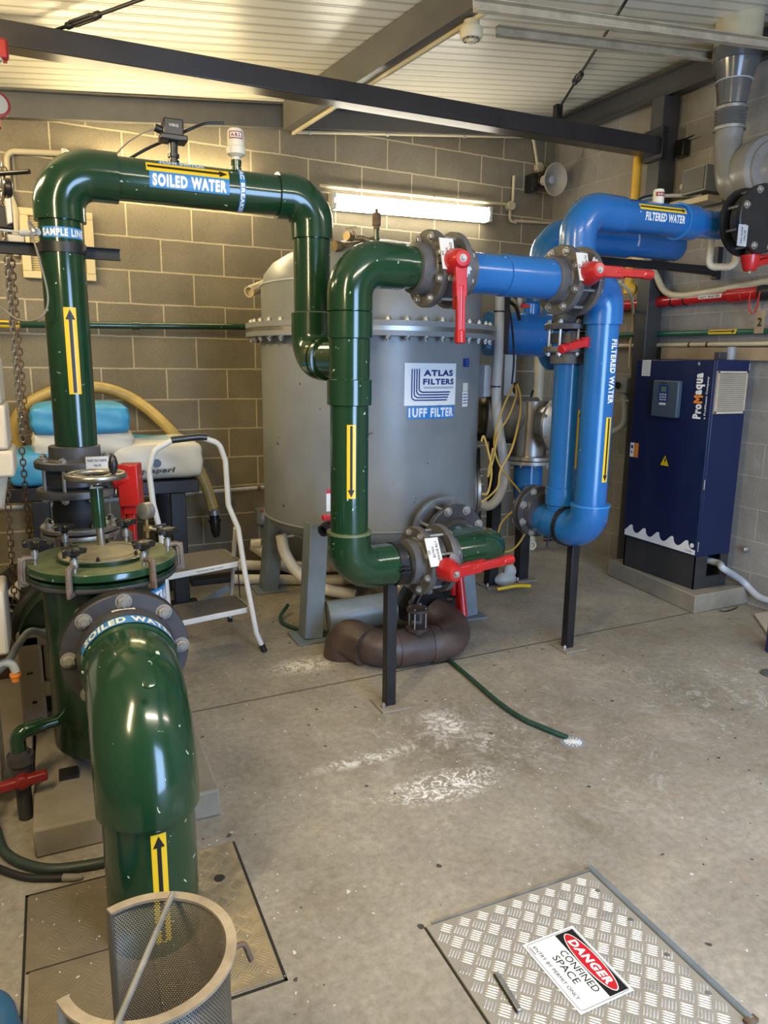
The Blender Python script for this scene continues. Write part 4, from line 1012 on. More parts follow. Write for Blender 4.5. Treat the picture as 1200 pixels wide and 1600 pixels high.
# stainless tee / UV chamber
q = aty(838, 655, 3.62); q2 = aty(826, 716, 3.60)
t = thing('stainless_tee', 'dull stainless tee with round bolted cover above a blue riser', 'pipe', q)
build('body', MB().cyl(q+V(-.27, .13, .01), q+V(.0, 0, 0), .13, 36), 'mid_panel', t)
build('vertical', MB().cyl(V(q2.x, q2.y, q2.z+.01), V(q2.x, q2.y, q.z+.11), .10, 36), 'stainless', t)
an = V(.85, -.52, 0).normalized()
an = V(.35, -.93, 0).normalized()
cvr = aty(868, 664, 3.42)
build('cover', MB().lathe(cvr, an, [(-.08, .10), (-.03, .11), (0, .155), (.016, .155), (.02, .15), (.07, .06), (.075, 0)], 40), 'stainless', t)
x, y = perp(an)
for k in range(8): a = 2*pi*(k+.5)/8; bolt(cvr+(x*cos(a)+y*sin(a))*.148+an*.016, an, .010, .010, t)
q2 = aty(826, 716, 3.60)
build('flange', MB().lathe(q2, (0, 0, 1), [(0, .10), (0, .155), (.020, .155), (.022, .12), (.022, .09)], 44), 'stainless', t)
build('lower_flange', MB().lathe(q2-V(0, 0, .026), (0, 0, 1), [(0, .09), (0, .150), (.020, .150), (.020, .09)], 44), 'zinc', t)
for k in range(10): a = 2*pi*k/10; bolt(q2+V(cos(a)*.135, sin(a)*.135, -.026), (0, 0, -1), .009, .012, t)
b = thing('low_blue_riser', 'blue riser under the stainless tee behind the low blue flange', 'pipe', (q2.x, q2.y, .35))
build('pipe', MB().tube(fillet([q2-V(0, 0, .02), V(q2.x, q2.y, .68), V(q2.x-.12, q2.y-.30, .68)], .09, 8), .085, 30), 'blue_pvc', b)
# corrugated dark piece left of it
q = aty(765, 650, 3.85)
mb = MB(); prof = [(0, .10)]
for k in range(8): prof += [(.02+k*.03, .115 if k % 2 else .10)]
prof += [(.27, .12)]
mb.lathe(q+V(-.12, .06, 0), V(.9, -.4, 0), prof, 36); single('bellows_joint', 'dull metal bellows joint right of the tank', 'joint', mb, 'brass')
mb = MB(); mb.bar(aty(745, 682, 3.9), aty(812, 688, 3.9), .035, .05); mb.box(aty(795, 675, 3.85), (.09, .05, .06)); single('support_bracket', 'black cross bracket under the stainless tee', 'bracket', mb, 'steel_black')
mb = MB(); mb.bar(aty(742, 700, 4.05), aty(744, 860, 4.05), .05, .05); single('support_bracket', 'black upright in the gap right beside the tank', 'bracket', mb, 'steel_black')
mb = MB(); mb.cyl(aty(845, 540, 4.72), V(aty(845, 540, 4.72).x, 4.72, .0), .038, 16); single('cream_pipe', 'cream vertical pipe in the back corner behind the blue risers', 'pipe', mb, 'cream_pvc')
mb = MB(); a = V(3.60, 4.88, .05); b_ = aty(832, 843, 4.66); b_.z = .05
mb.lathe(b_, (V(3.60, 4.95, .05)-b_), [(.03, .022), (0, .022), (0, .034), (.02, .034), (.02, .031), (.25, .031)], 20); single('pvc_stub', 'cream plastic pipe end lying on the floor below the low blue flange', 'pipe', mb, 'white_pvc')
mb = MB(); mb.tube(spline([aty(798, 640, 3.7), aty(815, 643, 3.7), aty(825, 632, 3.68), aty(833, 610, 3.7)]), .007, 8); single('sample_tap', 'small chromed tap on top of the stainless tee', 'tap', mb, 'black_plastic')
# conduits and cables right of the tank
mb = MB(); mb.tube(spline([aty(781, 455, 3.62), aty(779, 540, 3.62), aty(776, 640, 3.62), aty(788, 730, 3.62), aty(782, 770, 3.62), aty(765, 790, 3.66), aty(748, 786, 3.72)], 10), .029, 16); 
cdt = single('flexible_conduit', 'thick pale grey conduit hanging down right of the tank', 'conduit', mb, 'conduit_grey')
for yy in (488, 605): mb = MB(); c0 = aty(780 if yy < 500 else 775, yy, 3.62); mb.lathe(c0, (0, 0, 1), [(0, .027), (0, .031), (.008, .031), (.008, .027)], 18); single('cable_tie', 'black cable tie on the grey conduit, '+('upper one' if yy < 500 else 'lower one'), 'cable tie', mb, 'black_plastic')
mb = MB(); mb.tube(spline([aty(793, 465, 3.55), aty(800, 510, 3.55), aty(803, 560, 3.55), aty(800, 600, 3.55)]), .006, 8); mb.tube(spline([aty(800, 460, 3.6), aty(812, 470, 3.58), aty(822, 478, 3.58)]), .008, 8); mb.tube(spline([aty(795, 470, 3.6), aty(806, 480, 3.58), aty(812, 500, 3.55)]), .010, 8)
single('cable', 'black control cables bunched below the blue stub', 'cable', mb, 'black_plastic')
q = aty(812, 473, 3.4); t = thing('solenoid_valve', 'small brass and red solenoid fitting below the blue stub', 'valve', q)
build('body', MB().lathe(q, (0, 0, 1), [(-.02, .012), (0, .018), (.03, .018), (.03, .011), (.045, .011)], 10), 'zinc', t)
build('knob', MB().box(aty(820, 478, 3.38), (.04, .02, .02)), 'red_plastic', t)
for i, (pts, lab) in enumerate(((
    [(803, 600), (785, 640), (772, 690), (782, 730), (812, 768), (820, 790), (800, 800), (782, 820), (778, 850), (790, 862), (810, 850), (835, 805), (855, 762)], 'yellow cable looping from the grey box to the low blue flange'),
    ([(806, 602), (806, 620), (795, 650), (778, 680), (770, 720), (762, 745), (770, 700)], 'yellow cable making the middle loop right of the tank'),
    ([(808, 600), (813, 620), (812, 650), (800, 700), (782, 735), (778, 760), (765, 775), (752, 785)], 'yellow cable making the outer loop right of the tank'),
    ([(752, 690), (756, 682), (764, 710), (768, 740), (762, 770), (752, 772)], 'thin yellow cable close against the tank shell'))):
    mb = MB(); mb.tube(spline([aty(x, y, 3.50-.03*i+(.0 if y < 700 else -.05)) for x, y in pts], 8), .006, 8); single('yellow_cable', lab, 'cable', mb, 'yellow_cable')
q = aty(805, 606, 3.5); mb = MB(); mb.lathe(q, (0, 0, 1), [(-.03, .01), (-.01, .016), (.02, .016), (.03, .009)], 10); single('cable_connector', 'black cable connector where the yellow cables start', 'connector', mb, 'black_plastic')
mb = MB(); mb.bb(aty(795, 625, 3.9)-V(.04, 0, .14), aty(795, 590, 3.9)+V(.05, .05, .14)); single('switch_box', 'pale grey box on the tall black post behind the cables', 'box', mb, 'conduit_grey', bevel=.004)
mb = MB(); mb.tube([aty(760, 545, 4.0), aty(763, 530, 4.0), aty(768, 520, 4.0)], .03, 14); single('light_blue_hose', 'short light blue hose behind the tank flange', 'hose', mb, 'sticker_blue')
# rubbish: bag and bottle on floor by the rear posts
q = aty(792, 848, 3.95); q.z = .05
mb = MB(); mb.sphere(q, .07, 10, 7, (1.2, .8, .7)); mb.sphere(q+V(.03, .0, .05), .05, 9, 6, (1, .8, 1.1)); single('plastic_wrapper', 'crumpled clear and green plastic wrapper by the rear posts', 'wrapper', mb, 'panel_grey')
mb = MB(); mb.tube(spline([q+V(-.14, -.12, -.02), q+V(-.02, -.16, .0), q+V(.10, -.14, -.02)]), [.012]*17, 10); single('yellow_strap', 'yellow strap on the floor in front of the plastic wrapper', 'strap', mb, 'sticker_yellow')

# ------------------------------------------------------------------ right wall: pipes, beam, cabinet
t = thing('wall_pipe', 'glossy red hot water pipe along the right wall', 'pipe', atr(980, 480, .06))
P0 = atr(960, 481, .06); P1 = atr(1215, 450, .06)
P0 = V(3.68, 4.62, 1.885); P1 = V(3.905-.06+.0, 2.95, 1.885)
P1 = V(xr(1.2)-.06, 1.2, 1.912); P0 = V(xr(4.9)-.06, 4.9, 1.875)
build('pipe', MB().cyl(P0, P1, .036, 20), 'red_pipe', t)
def lerp(a, b, f): return a+(b-a)*f
def online(px_, P0=P0, P1=P1):  # param on the pipe seen at photo column px_
    lo, hi = 0., 1.
    for _ in range(40):
        m_ = (lo+hi)/2; d = lerp(P0, P1, m_)-CAM; x = 600+FPX*d.dot(CR)/d.dot(_fw)
        if x < px_: lo = m_
        else: hi = m_
    return lerp(P0, P1, lo)
ar = (P1-P0).normalized()
build('coupling', MB().lathe(online(1140), ar, [(0, .037), (.01, .048), (.10, .048), (.105, .044), (.28, .044)], 24), 'red_pipe', t)
nr = V(-1, -.6, .0)
fm = fcyl(online(1115), ar, nr, .036); s = rect('label_sticker', fm, 0, 0, .17, .022, 'sticker_paper', t); text('HOT WATER', fm, 0, 0, .15, .014, 'sticker_black', s, bold=.03)
for xx in (1052, 1072): build('cable_tie', MB().lathe(online(xx), ar, [(0, .037), (0, .041), (.006, .041), (.006, .037)], 20), 'black_plastic', t)
q = online(1190); mb = MB(); mb.lathe(q, ar, [(0, .05), (.04, .052), (.05, .046), (.12, .046)], 12); single('union_nut', 'black ribbed union on the red pipe at the right edge', 'fitting', mb, 'black_pvc')
mb = MB(); mb.tube(spline([online(1182)+V(-.05, 0, .0), online(1183)+V(-.055, 0, -.08), online(1187)+V(-.05, 0, -.12), online(1194)+V(-.05, 0, -.10), online(1197)+V(-.05, 0, 0)]), .005, 8); single('loop_handle', 'red wire loop hanging from the red pipe', 'loop', mb, 'red_pipe')
fm_ = aty(1187, 505, 2.98); mb = MB(); mb.box(atr(1187, 503, .10), (.004, .06, .13)); tg = single('pipe_tag', 'small brown tag with a figure 2 hanging below the red loop', 'tag', mb, 'timber')
g = atr(1187, 503, .104); text('2', fplane(g, (0, -1, 0), (0, 0, 1)), 0, .0, .03, .05, 'sticker_black', tg)
t = thing('wall_pipe', 'thin dark green pipe along the right wall below the red pipe', 'pipe', atr(980, 518, .05))
A = V(xr(5.0)-.05, 5.0, 1.685); B = V(xr(1.2)-.05, 1.2, 1.648); build('pipe', MB().cyl(A, B, .018, 14), 'green_pipe', t)
fm = fcyl(online(1131, A, B), (B-A), (-1, -.5, .3), .018); arrow('arrow_sticker', fm, 0, 0, .20, .030, t)
A = V(xr(4.9)-.04, 4.9, 1.605); B = V(xr(1.2)-.04, 1.2, 1.587); t = thing('wall_pipe', 'thin cream conduit along the right wall just above the timber rail', 'pipe', A); build('pipe', MB().cyl(A, B, .014, 12), 'conduit_cream', t)
for xx in (1077, 1105): c = online(xx, A, B); build('clip', MB().lathe(c, (B-A), [(0, .015), (0, .018), (.01, .018), (.01, .015)], 12), 'black_plastic', t)
mb = MB(); mb.bar(V(xr(3.86)-.04, 3.86, 1.545), V(xr(1.2)-.04, 1.2, 1.510), .07, .078, (0, 0, 1)); single('wall_rail', 'yellow-brown timber coloured rail on the right wall behind the cabinet top', 'rail', mb, 'timber', bevel=.004)
# thick grey conduit running down onto the red pipe
mb = MB(); mb.tube(spline([V(3.40, 4.55, 2.06), atr(960, 406, .16), atr(1003, 408, .15), atr(1022, 425, .13), atr(1037, 453, .10), atr(1060, 462, .09), atr(1110, 456, .08), atr(1215, 438, .08), V(xr(2.2)-.08, 2.2, 1.96), V(xr(1.2)-.08, 1.2, 1.97)], 8), .021, 14); single('conduit', 'pale grey flexible conduit swinging down and strapped on top of the red pipe', 'conduit', mb, 'conduit_cream')
mb = MB(); mb.tube(spline([aty(968, 440, 3.75), aty(985, 460, 3.8), atr(990, 500, .05), atr(985, 540, .05), atr(984, 575, .05)]), .010, 10); single('conduit', 'thin cream conduit dropping to the small grey wall box', 'conduit', mb, 'conduit_cream')
q = atr(978, 602, .05); t = thing('junction_box', 'small grey wall box left of the blue cabinet', 'junction box', q); mb = MB(); mb.box(q, (.08, .10, .11)); build('box', mb, 'grey_plastic', t, .006)
mb = MB(); mb.cyl(q+V(-.045, .03, 0), q+V(-.055, .03, 0), .025, 14); build('gland', mb, 'black_plastic', t)
mb = MB(); mb.tube(spline([atr(975, 615, .05), atr(977, 650, .05), atr(970, 668, .06), atr(945, 680, .08), atr(930, 680, .1)]), .022, 14); single('conduit', 'grey conduit bending from the small wall box behind the blue pipe', 'conduit', mb, 'conduit_grey')
mb = MB(); mb.bar(atr(974, 626, .03), atr(982, 626, .03), .02, .01); mb.tube([atr(968, 626, .055), atr(984, 626, .055)], .006, 8); single('pipe_clip', 'small metal clip on the grey conduit below the wall box', 'clip', mb, 'zinc')
# yellow gas pipe behind the column
mb = MB(); mb.cyl(V(3.70, 4.12, 1.95), V(3.70, 4.12, 2.83), .030, 20); mb.sphere(V(3.71, 4.10, 1.98), .042, 16, 10); single('gas_pipe', 'orange-yellow vertical pipe beside the black column', 'pipe', mb, 'yellow_pipe')
# wall brackets holding the blue cross pipes
def wbracket(px0, label):
    t = thing('wall_bracket', label, 'bracket', V(xr(3.4)-.02, 3.4, 1.9))
    w0 = atr(1118, 437, .03); y = w0.y; X = w0.x; zl = w0.z
    mb = MB(); mb.bar(V(X, y, zl), V(X, y, 2.19), .04, .04, (1, 0, 0)); build('upright', mb, 'steel_black', t, .002)
    mb = MB(); mb.bar(V(X, y, 2.05), V(2.86, y+.0, 2.05), .05, .04, (0, 0, 1)); build('arm', mb, 'steel_black', t, .002)
    mb = MB(); mb.bar(V(X, y-.005, zl+.04), V(3.24, y, 2.05), .035, .035, (0, 0, 1)); build('brace', mb, 'steel_black', t, .002)
    return t
wb = wbracket(0, 'black braced wall bracket under the blue cross pipes')
fm = fplane(V(3.32, atr(1118, 437, .03).y-.022, 2.05), (1, 0, 0), (0, 0, 1)); text('RRJ1', fm, 0, 0, .07, .025, 'sticker_paper', wb)
# white U pipe
t = thing('condensate_trap', 'white plastic U shaped trap below the blue cross pipe', 'pipe', aty(1110, 410, 3.12))
u0 = aty(1112, 372, 3.15); u1 = aty(1107, 417, 3.15); u2 = aty(1147, 417, 3.05); u3 = aty(1156, 375, 3.05)
build('pipe', MB().tube(fillet([u0, u1, u2, u3], .035, 8), .019, 20), 'white_pvc', t)
for p_, d_ in ((lerp(u0, u1, .55), u1-u0), (lerp(u1, u2, .28), u2-u1), (lerp(u2, u3, .45), u3-u2)): build('socket', MB().lathe(p_, d_, [(0, .019), (.001, .022), (.006, .022), (.007, .019)], 20), 'white_pvc', t)
# air valve on the blue cross pipe
p = aty(1028, 318, 3.0); t = thing('vacuum_breaker', 'small beige air valve bottle on the high blue pipe', 'valve', p-V(0, 0, .01))
build('bottle', MB().lathe(p-V(0, 0, .01), (0, 0, 1), [(0, .028), (.065, .027), (.075, .024), (.076, 0)], 24), 'white_pvc', t)
fm = fcyl(p+V(0, 0, .04), (0, 0, 1), (-.3, -1, 0), .0277, -90); s = rect('label_sticker', fm, 0, 0, .05, .02, 'dark_red', t, grid=.006); text('A.R.I.', fm, 0, 0, .035, .010, 'sticker_paper', s, bold=.03, grid=.006)
mb = MB(); mb.tube(spline([aty(990, 320, 3.1), aty(1003, 309, 3.1), aty(1020, 305, 3.08)]), .006, 8); single('cable', 'black cable reaching the small air valve on the blue pipe', 'cable', mb, 'black_plastic')
mb = MB(); mb.tube(spline([atr(998, 318, .30), atr(1012, 309, .2), atr(1040, 306, .14), atr(1098, 305, .10)]), .012, 10); single('conduit', 'grey flexible conduit from the blue pipe to the grey fan isolator', 'conduit', mb, 'conduit_grey')
q = atr(1096, 283, .12); t = thing('isolator_box', 'dark grey square isolator box beside the fan', 'box', q)
mb = MB(); mb.box(q, (.13, .19, .15)); build('box', mb, 'grey_plastic', t, .006)
mb = MB(); mb.box(q+V(-.068, 0, 0), (.006, .17, .13)); build('cover', mb, 'mid_panel', t, .003)
mb = MB(); mb.box(q+V(.0, 0, -.12), (.12, .24, .035)); mb.cyl(q+V(-.04, .11, -.105), q+V(-.04, .20, -.105), .014, 12); build('bracket', mb, 'conduit_cream', t, .003)
mb = MB(); mb.cyl(q+V(-.02, .10, -.01), q+V(-.02, .135, -.01), .02, 12); build('gland', mb, 'conduit_cream', t)
# wall isolator beside column
q = atr(1066, 232, .04); mb = MB(); mb.box(q, (.06, .07, .10)); mb.cyl(q+V(-.03, -.02, .04), q+V(-.03, -.12, .045), .005, 8); single('wall_hook', 'small black catch fixed on the wall right of the column', 'hook', mb, 'black_plastic', bevel=.004)

# fan with duct stack
FX = 3.60; FY = 3.29; DZ = .115
t = thing('exhaust_stack', 'grey plastic duct with reducer and flexible cuff rising through the roof', 'duct', (FX, FY, 2.62))
build('white_sleeve', MB().lathe((FX, FY, 0), (0, 0, 1), [(3.02+DZ, .122), (3.45, .122)], 40), 'cream_pvc', t)
build('reducer', MB().lathe((FX, FY, 0), (0, 0, 1), [(z_+DZ, r_*1.13) for z_, r_ in [(2.765, .062), (2.78, .062), (2.782, .068), (2.90, .082), (2.902, .086), (2.906, .086), (2.907, .083), (3.00, .106), (3.002, .112), (3.075, .113), (3.076, .106)]], 40), 'reducer_grey', t)
build('seam_ring', MB().lathe((FX, FY, 3.015), (0, 0, 1), [(0, .094), (0, .0985), (.006, .0985), (.006, .094)], 40), 'conduit_grey', t)
pr_ = [(2.655+DZ, .080)]
for k in range(5): pr_ += [(2.668+DZ+k*.018, .078), (2.676+DZ+k*.018, .084)]
pr_ += [(2.77+DZ, .080)]
build('flexible_cuff', MB().lathe((FX, FY, 0), (0, 0, 1), pr_, 36), 'reducer_grey', t)
for zz in (2.757+DZ, 2.652+DZ): build('hose_clamp', MB().lathe((FX, FY, zz), (0, 0, 1), [(0, .080), (0, .087), (.016, .087), (.016, .080)], 36), 'zinc', t)
t = thing('centrifugal_fan', 'grey plastic centrifugal fan with round inlet at the upper right edge', 'fan', (FX+.12, FY-.13, 2.25))
fc = aty(1192, 272, 2.90); fa = V(-.12, -1, .02).normalized()
fx_, fz_ = V(1, -.12, 0).normalized(), V(0, 0, 1)
mb = MB(); mb.tube(spline([V(FX, FY, 2.655+DZ), V(FX, FY, 2.70), V(FX-.005, FY-.03, 2.60), V(FX-.01, FY-.08, 2.48), V(FX+.02, FY-.13, 2.37)], 6), [.075]*7+[.075, .076, .078, .079, .080, .082, .084, .086, .088, .09, .092, .092, .090, .086, .08, .07, .06, .05], 32); build('outlet', mb, 'fan_grey', t)
cen = fc+V(.0, .12, 0)
cen = V(FX+.04, FY-.17, 0); cen.z = aty(1188, 272, cen.y).z; cen.x = aty(1190, 272, cen.y).x
mb = MB(); mb.lathe(cen-fa*.06, fa, [(0, .17), (.01, .185), (.02, .19), (.12, .19), (.13, .185), (.138, .15), (.14, .145)], 56); build('volute', mb, 'fan_grey', t)
mb = MB(); mb.lathe(cen+fa*.078, fa, [(0, .155), (.014, .152), (.018, .12), (.014, .10), (.03, .09), (.045, .085), (.046, .07)], 48); build('inlet_ring', mb, 'fan_grey', t)
mb = MB(); mb.lathe(cen+fa*.10, fa, [(0, .068), (.10, .068), (.11, .05)], 36); build('inlet_spigot', mb, 'dark_pvc', t)
x, y = perp(fa)
for k in range(12): a = 2*pi*k/12; bolt(cen+(x*cos(a)+y*sin(a))*.137+fa*.092, fa, .006, .006, t, washer=False)
# big black flange stack at the right edge
valve('large black flanged valve with upright discs at the right edge, beside the fan', (3.325, 2.83, 2.19), (-.02, -1, 0), (.05, 0, -1), (1, -.05, .22), half=.13, rf=.165, rb=.135, L=.22, mat_='black_pvc', quadrant=False, necks=(1, 0), r=.075)
q = aty(1160, 368, 2.735); mb = MB(); mb.box(q, (.07, .004, .10), V(1, .1, .0), V(0, 1, 0), V(.0, 0, 1)); tg = single('valve_tag', 'grey metal tag on the large black valve', 'tag', mb, 'conduit_grey')
fm = fplane(q-V(0, .003, 0), (0, 0, 1), (-1, 0, 0)); text('VAC PUMP', fm, 0, .01, .08, .012, 'sticker_black', tg, bold=0); text('VALVE', fm, 0, -.012, .05, .012, 'sticker_black', tg, bold=0)

# concrete plinth and blue cabinet
mb = MB(); vs = [(3.36, 2.985, 0), (3.93, 3.02, 0), (3.90, 4.05, 0), (3.47, 4.05, 0)]; vs = [Vector(v) for v in vs]; vs = [V(3.425, 3.04, 0), V(3.905, 3.06, 0), V(3.86, 3.86, 0), V(3.505, 3.90, 0)]
mb.add(vs+[v+V(0, 0, .115) for v in vs], [(0, 1, 2, 3), (4, 5, 6, 7), (0, 1, 5, 4), (1, 2, 6, 5), (2, 3, 7, 6), (3, 0, 4, 7)])
pl = single('cabinet_plinth', 'low rough concrete plinth under the blue cabinet', 'plinth', mb, 'plinth', bevel=.008)
t = thing('ozone_cabinet', 'tall dark blue steel cabinet with side louvres and keypad against the right wall', 'cabinet', (3.66, 3.45, .115))
cx0, cx1, cy0, cy1 = 3.50, 3.775, 3.13, 3.755
mb = MB(); mb.bb((cx0+.01, cy0, .325), (cx1, cy1, 1.50)); build('body', mb, 'cabinet_blue', t, .004)
mb = MB(); mb.bb((cx0-.008, cy0+.002, .325), (cx0+.010, cy1, 1.497)); build('door', mb, 'cabinet_blue', t, .003)
mb = MB(); mb.bb((cx0+.004, cy0+.004, .117), (cx0+.02, cy1-.005, .325)); mb.bb((cx0+.004, cy0+.004, .117), (cx1, cy0+.02, .19)); mb.bb((cx0+.004, cy0+.004, .19), (cx0+.10, cy0+.02, .325)); mb.bb((cx1-.06, cy0+.004, .19), (cx1, cy0+.02, .325)); mb.bb((cx0+.004, cy1-.02, .117), (cx1, cy1-.005, .325)); mb.bb((cx1-.02, cy0+.02, .117), (cx1, cy1-.02, .325)); mb.bb((cx0+.02, cy0+.02, .117), (cx1-.02, cy1-.02, .125))
build('base', mb, 'cabinet_dark', t, .002)
# louvre on the near side
la = aty(1118, 581, cy0); lx0, lx1, lz0, lz1 = 3.515, 3.755, 1.19, 1.435
mb = MB(); 
for c, s in ((((lx0+lx1)/2, cy0-.006, lz1-.006), (lx1-lx0, .014, .012)), (((lx0+lx1)/2, cy0-.006, lz0+.006), (lx1-lx0, .014, .014)), ((lx0+.005, cy0-.006, (lz0+lz1)/2), (.010, .014, lz1-lz0)), ((lx1-.005, cy0-.006, (lz0+lz1)/2), (.010, .014, lz1-lz0))): mb.box(c, s)
n = 19
for i in range(n):
    z = lz0+.016+(lz1-lz0-.03)*(i+.5)/n; mb.box(((lx0+lx1)/2, cy0-.007, z), (lx1-lx0-.012, .014, .0055), (1, 0, 0), (0, cos(.5), sin(.5)), (0, -sin(.5), cos(.5)))
build('louvre', mb, 'cream_box', t)
dm = fplane((cx0-.0085, 0, 0), (0, -1, 0), (0, 0, 1))   # u=-y
def D(y): return -y
def dpt(x, y): p = atx(x, y, cx0-.009); return (-p.y, p.z)
kp = [dpt(1025, 597), dpt(1068, 599), dpt(1064, 651), dpt(1023, 648)]
ku = sum(k[0] for k in kp)/4; kv = sum(k[1] for k in kp)/4
mb = MB(); mb.bb((cx0-.045, -ku-.105, kv-.11), (cx0-.008, -ku+.105, kv+.115)); kpd = build('keypad_pod', mb, 'pod_grey', t, .008)
km = fplane((cx0-.0455, 0, 0), (0, -1, 0), (0, 0, 1))
s = rect('keypad', km, ku-.01, kv+.035, .075, .105, 'ink_navy', kpd); rect('screen', km, ku-.008, kv+.062, .042, .032, 'lcd_green', s, .0006)
for i in range(3):
    for j in range(3): rect('key', km, ku-.03+.02*i, kv+.030-.016*j, .014, .010, 'conduit_grey', s, .0006)
rect('keypad_label', km, ku-.01, kv-.028, .055, .014, 'sticker_paper', kpd)
for i in range(3): rect('led_slot', km, ku-.03+.018*i, kv+.100, .009, .010, 'sticker_black', kpd)
g = dpt(1010, 575); s = rect('paper_label', dm, g[0], g[1], .075, .10, 'sticker_paper', t)
for i in range(6): rect('print_line', dm, g[0], g[1]+.036-.014*i, .058, .004, 'conduit_grey', s, .0006)
# ProMaqua lettering, reading upwards
pm = fplane((cx0-.0085, 0, 0), (0, 0, 1), (0, 1, 0))
a = dpt(1087, 653); b_ = dpt(1097, 577); yc = -(a[0]+b_[0])/2; zlo, zhi = a[1]-.006, b_[1]+.010; Lz = zhi-zlo
text('Pro', pm, zlo+Lz*.15, yc, Lz*.29, .062, 'sticker_white', t, bold=.05)
text('M', pm, zlo+Lz*.385, yc+.0, Lz*.155, .066, 'sticker_orange', t, bold=.05)
text('aqua', pm, zlo+Lz*.685, yc-.008, Lz*.42, .066, 'sticker_white', t, bold=.05)
text('a ProMinent Company', pm, zlo+Lz*.42, yc-.060, Lz*.82, .018, 'sticker_white', t, bold=.02)
text('®', pm, zhi+.022, yc+.018, .018, .018, 'sticker_white', t, bold=0)
g = dpt(991, 703); s = rect('orange_sticker', dm, g[0], g[1], .075, .095, 'sticker_orange', t); rect('sticker_half', dm, g[0]-.02, g[1], .034, .093, 'sticker_white', s, .0005); rect('sticker_mark', dm, g[0]-.02, g[1]+.02, .02, .02, 'ink_navy', s, .001); rect('sticker_mark', dm, g[0]-.02, g[1]-.015, .012, .012, 'sticker_black', s, .001)
g = dpt(1039, 719); w_ = .043
s = art('warning_triangle', [(g[0]-w_*1.05, g[1]-w_*.95), (g[0]+w_*1.05, g[1]-w_*.95), (g[0], g[1]+w_*.95)], [(0, 1, 2)], dm, 'sticker_black', t, 0, .05)
art('warning_face', [(g[0]-w_*.82, g[1]-w_*.80), (g[0]+w_*.82, g[1]-w_*.80), (g[0], g[1]+w_*.70)], [(0, 1, 2)], dm, 'sticker_yellow', s, .0005, .05)
art('bolt_mark', [(g[0]+x*w_, g[1]+y*w_) for x, y in ((.05, .35), (-.16, -.15), (.02, -.12), (-.06, -.62), (.2, -.02), (.02, -.04), (.17, .35))], [(0, 1, 2, 3, 4, 5, 6)], dm, 'sticker_black', s, .001, .05)
# white wave along the door bottom
L = cy1-cy0-.01; u0 = -cy1+.012; pts = [(0, 0)]; zb_ = .335
top = []; n = 5; wv = L/n*.97
for k in range(n):
    x0_ = k*wv
    sh = [(.0, .034), (.10, .042), (.22, .055), (.34, .070), (.44, .078), (.56, .079), (.60, .072), (.62, .058), (.68, .044), (.78, .034), (.90, .031)]
    for a_, h_ in sh: top.append((x0_+a_*wv, h_-.004*0))
poly = [(0, 0)]+[(0, .034)]+top+[(L*.985, .03), (L*.985, .0)]
poly = [(u0+x, zb_+y) for x, y in poly]
s = art('wave_sticker', poly, [tuple(range(len(poly)))], dm, 'sticker_white', t, 0, .03)
text('OZVRBb', dm, u0+L*.9, zb_+.016, .06, .012, 'ink_navy', s, .0006, bold=0)
mb = MB(); mb.lathe((cx0-.009, cy0+.035, zb_+.055), (-1, 0, 0), [(0, .014), (.002, .014)], 16); build('emblem', mb, 'sticker_white', t)
mb = MB(); mb.bb((3.60, 3.20, 1.50), (3.66, 3.24, 1.545)); build('top_terminal', mb, 'dark_pvc', t, .003); build('top_conduit', MB().cyl((3.69, 3.20, 1.50), (3.69, 3.20, 1.575), .026, 18), 'grey_plastic', t)
mb = MB(); mb.cyl((cx1+.006, cy0+.01, 1.44), (cx1+.006, cy0+.01, 1.48), .007, 8); mb.cyl((cx0-.001, cy0-.004, .74), (cx0-.001, cy0-.004, .80), .004, 8); mb.cyl((cx0-.001, cy0-.004, .36), (cx0-.001, cy0-.004, .42), .004, 8); build('hinge', mb, 'zinc', t)
# cable out of the base
mb = MB(); mb.tube(spline([V(3.66, 3.25, .27), V(3.68, 3.12, .27), aty(1130, 888, 3.02), atr(1160, 908, .06), atr(1185, 932, .05), atr(1215, 940, .05), atr(1260, 945, .06), V(xr(2.3)-.05, 2.3, .12), V(xr(2.0)-.05, 2.0, .022), V(xr(1.2)-.05, 1.2, .022)], 8), .021, 14); single('floor_conduit', 'thick pale grey conduit coming out of the cabinet base and sagging to the wall', 'conduit', mb, 'conduit_grey')
mb = MB(); mb.tube(spline([atz(1124, 954, .004), atz(1135, 955, .004), atz(1148, 951, .004), atz(1152, 948, .004)]), .004, 6); single('cable_offcut', 'black cable offcut on the floor by the concrete plinth', 'cable', mb, 'black_plastic')
q = atr(1166, 858, .02); mb = MB(); mb.lathe(q, (-1, 0, 0), [(0, .02), (.02, .016), (.03, .01)], 12); single('wall_eye', 'small round eye bolt in the wall right of the cabinet', 'bolt', mb, 'zinc')
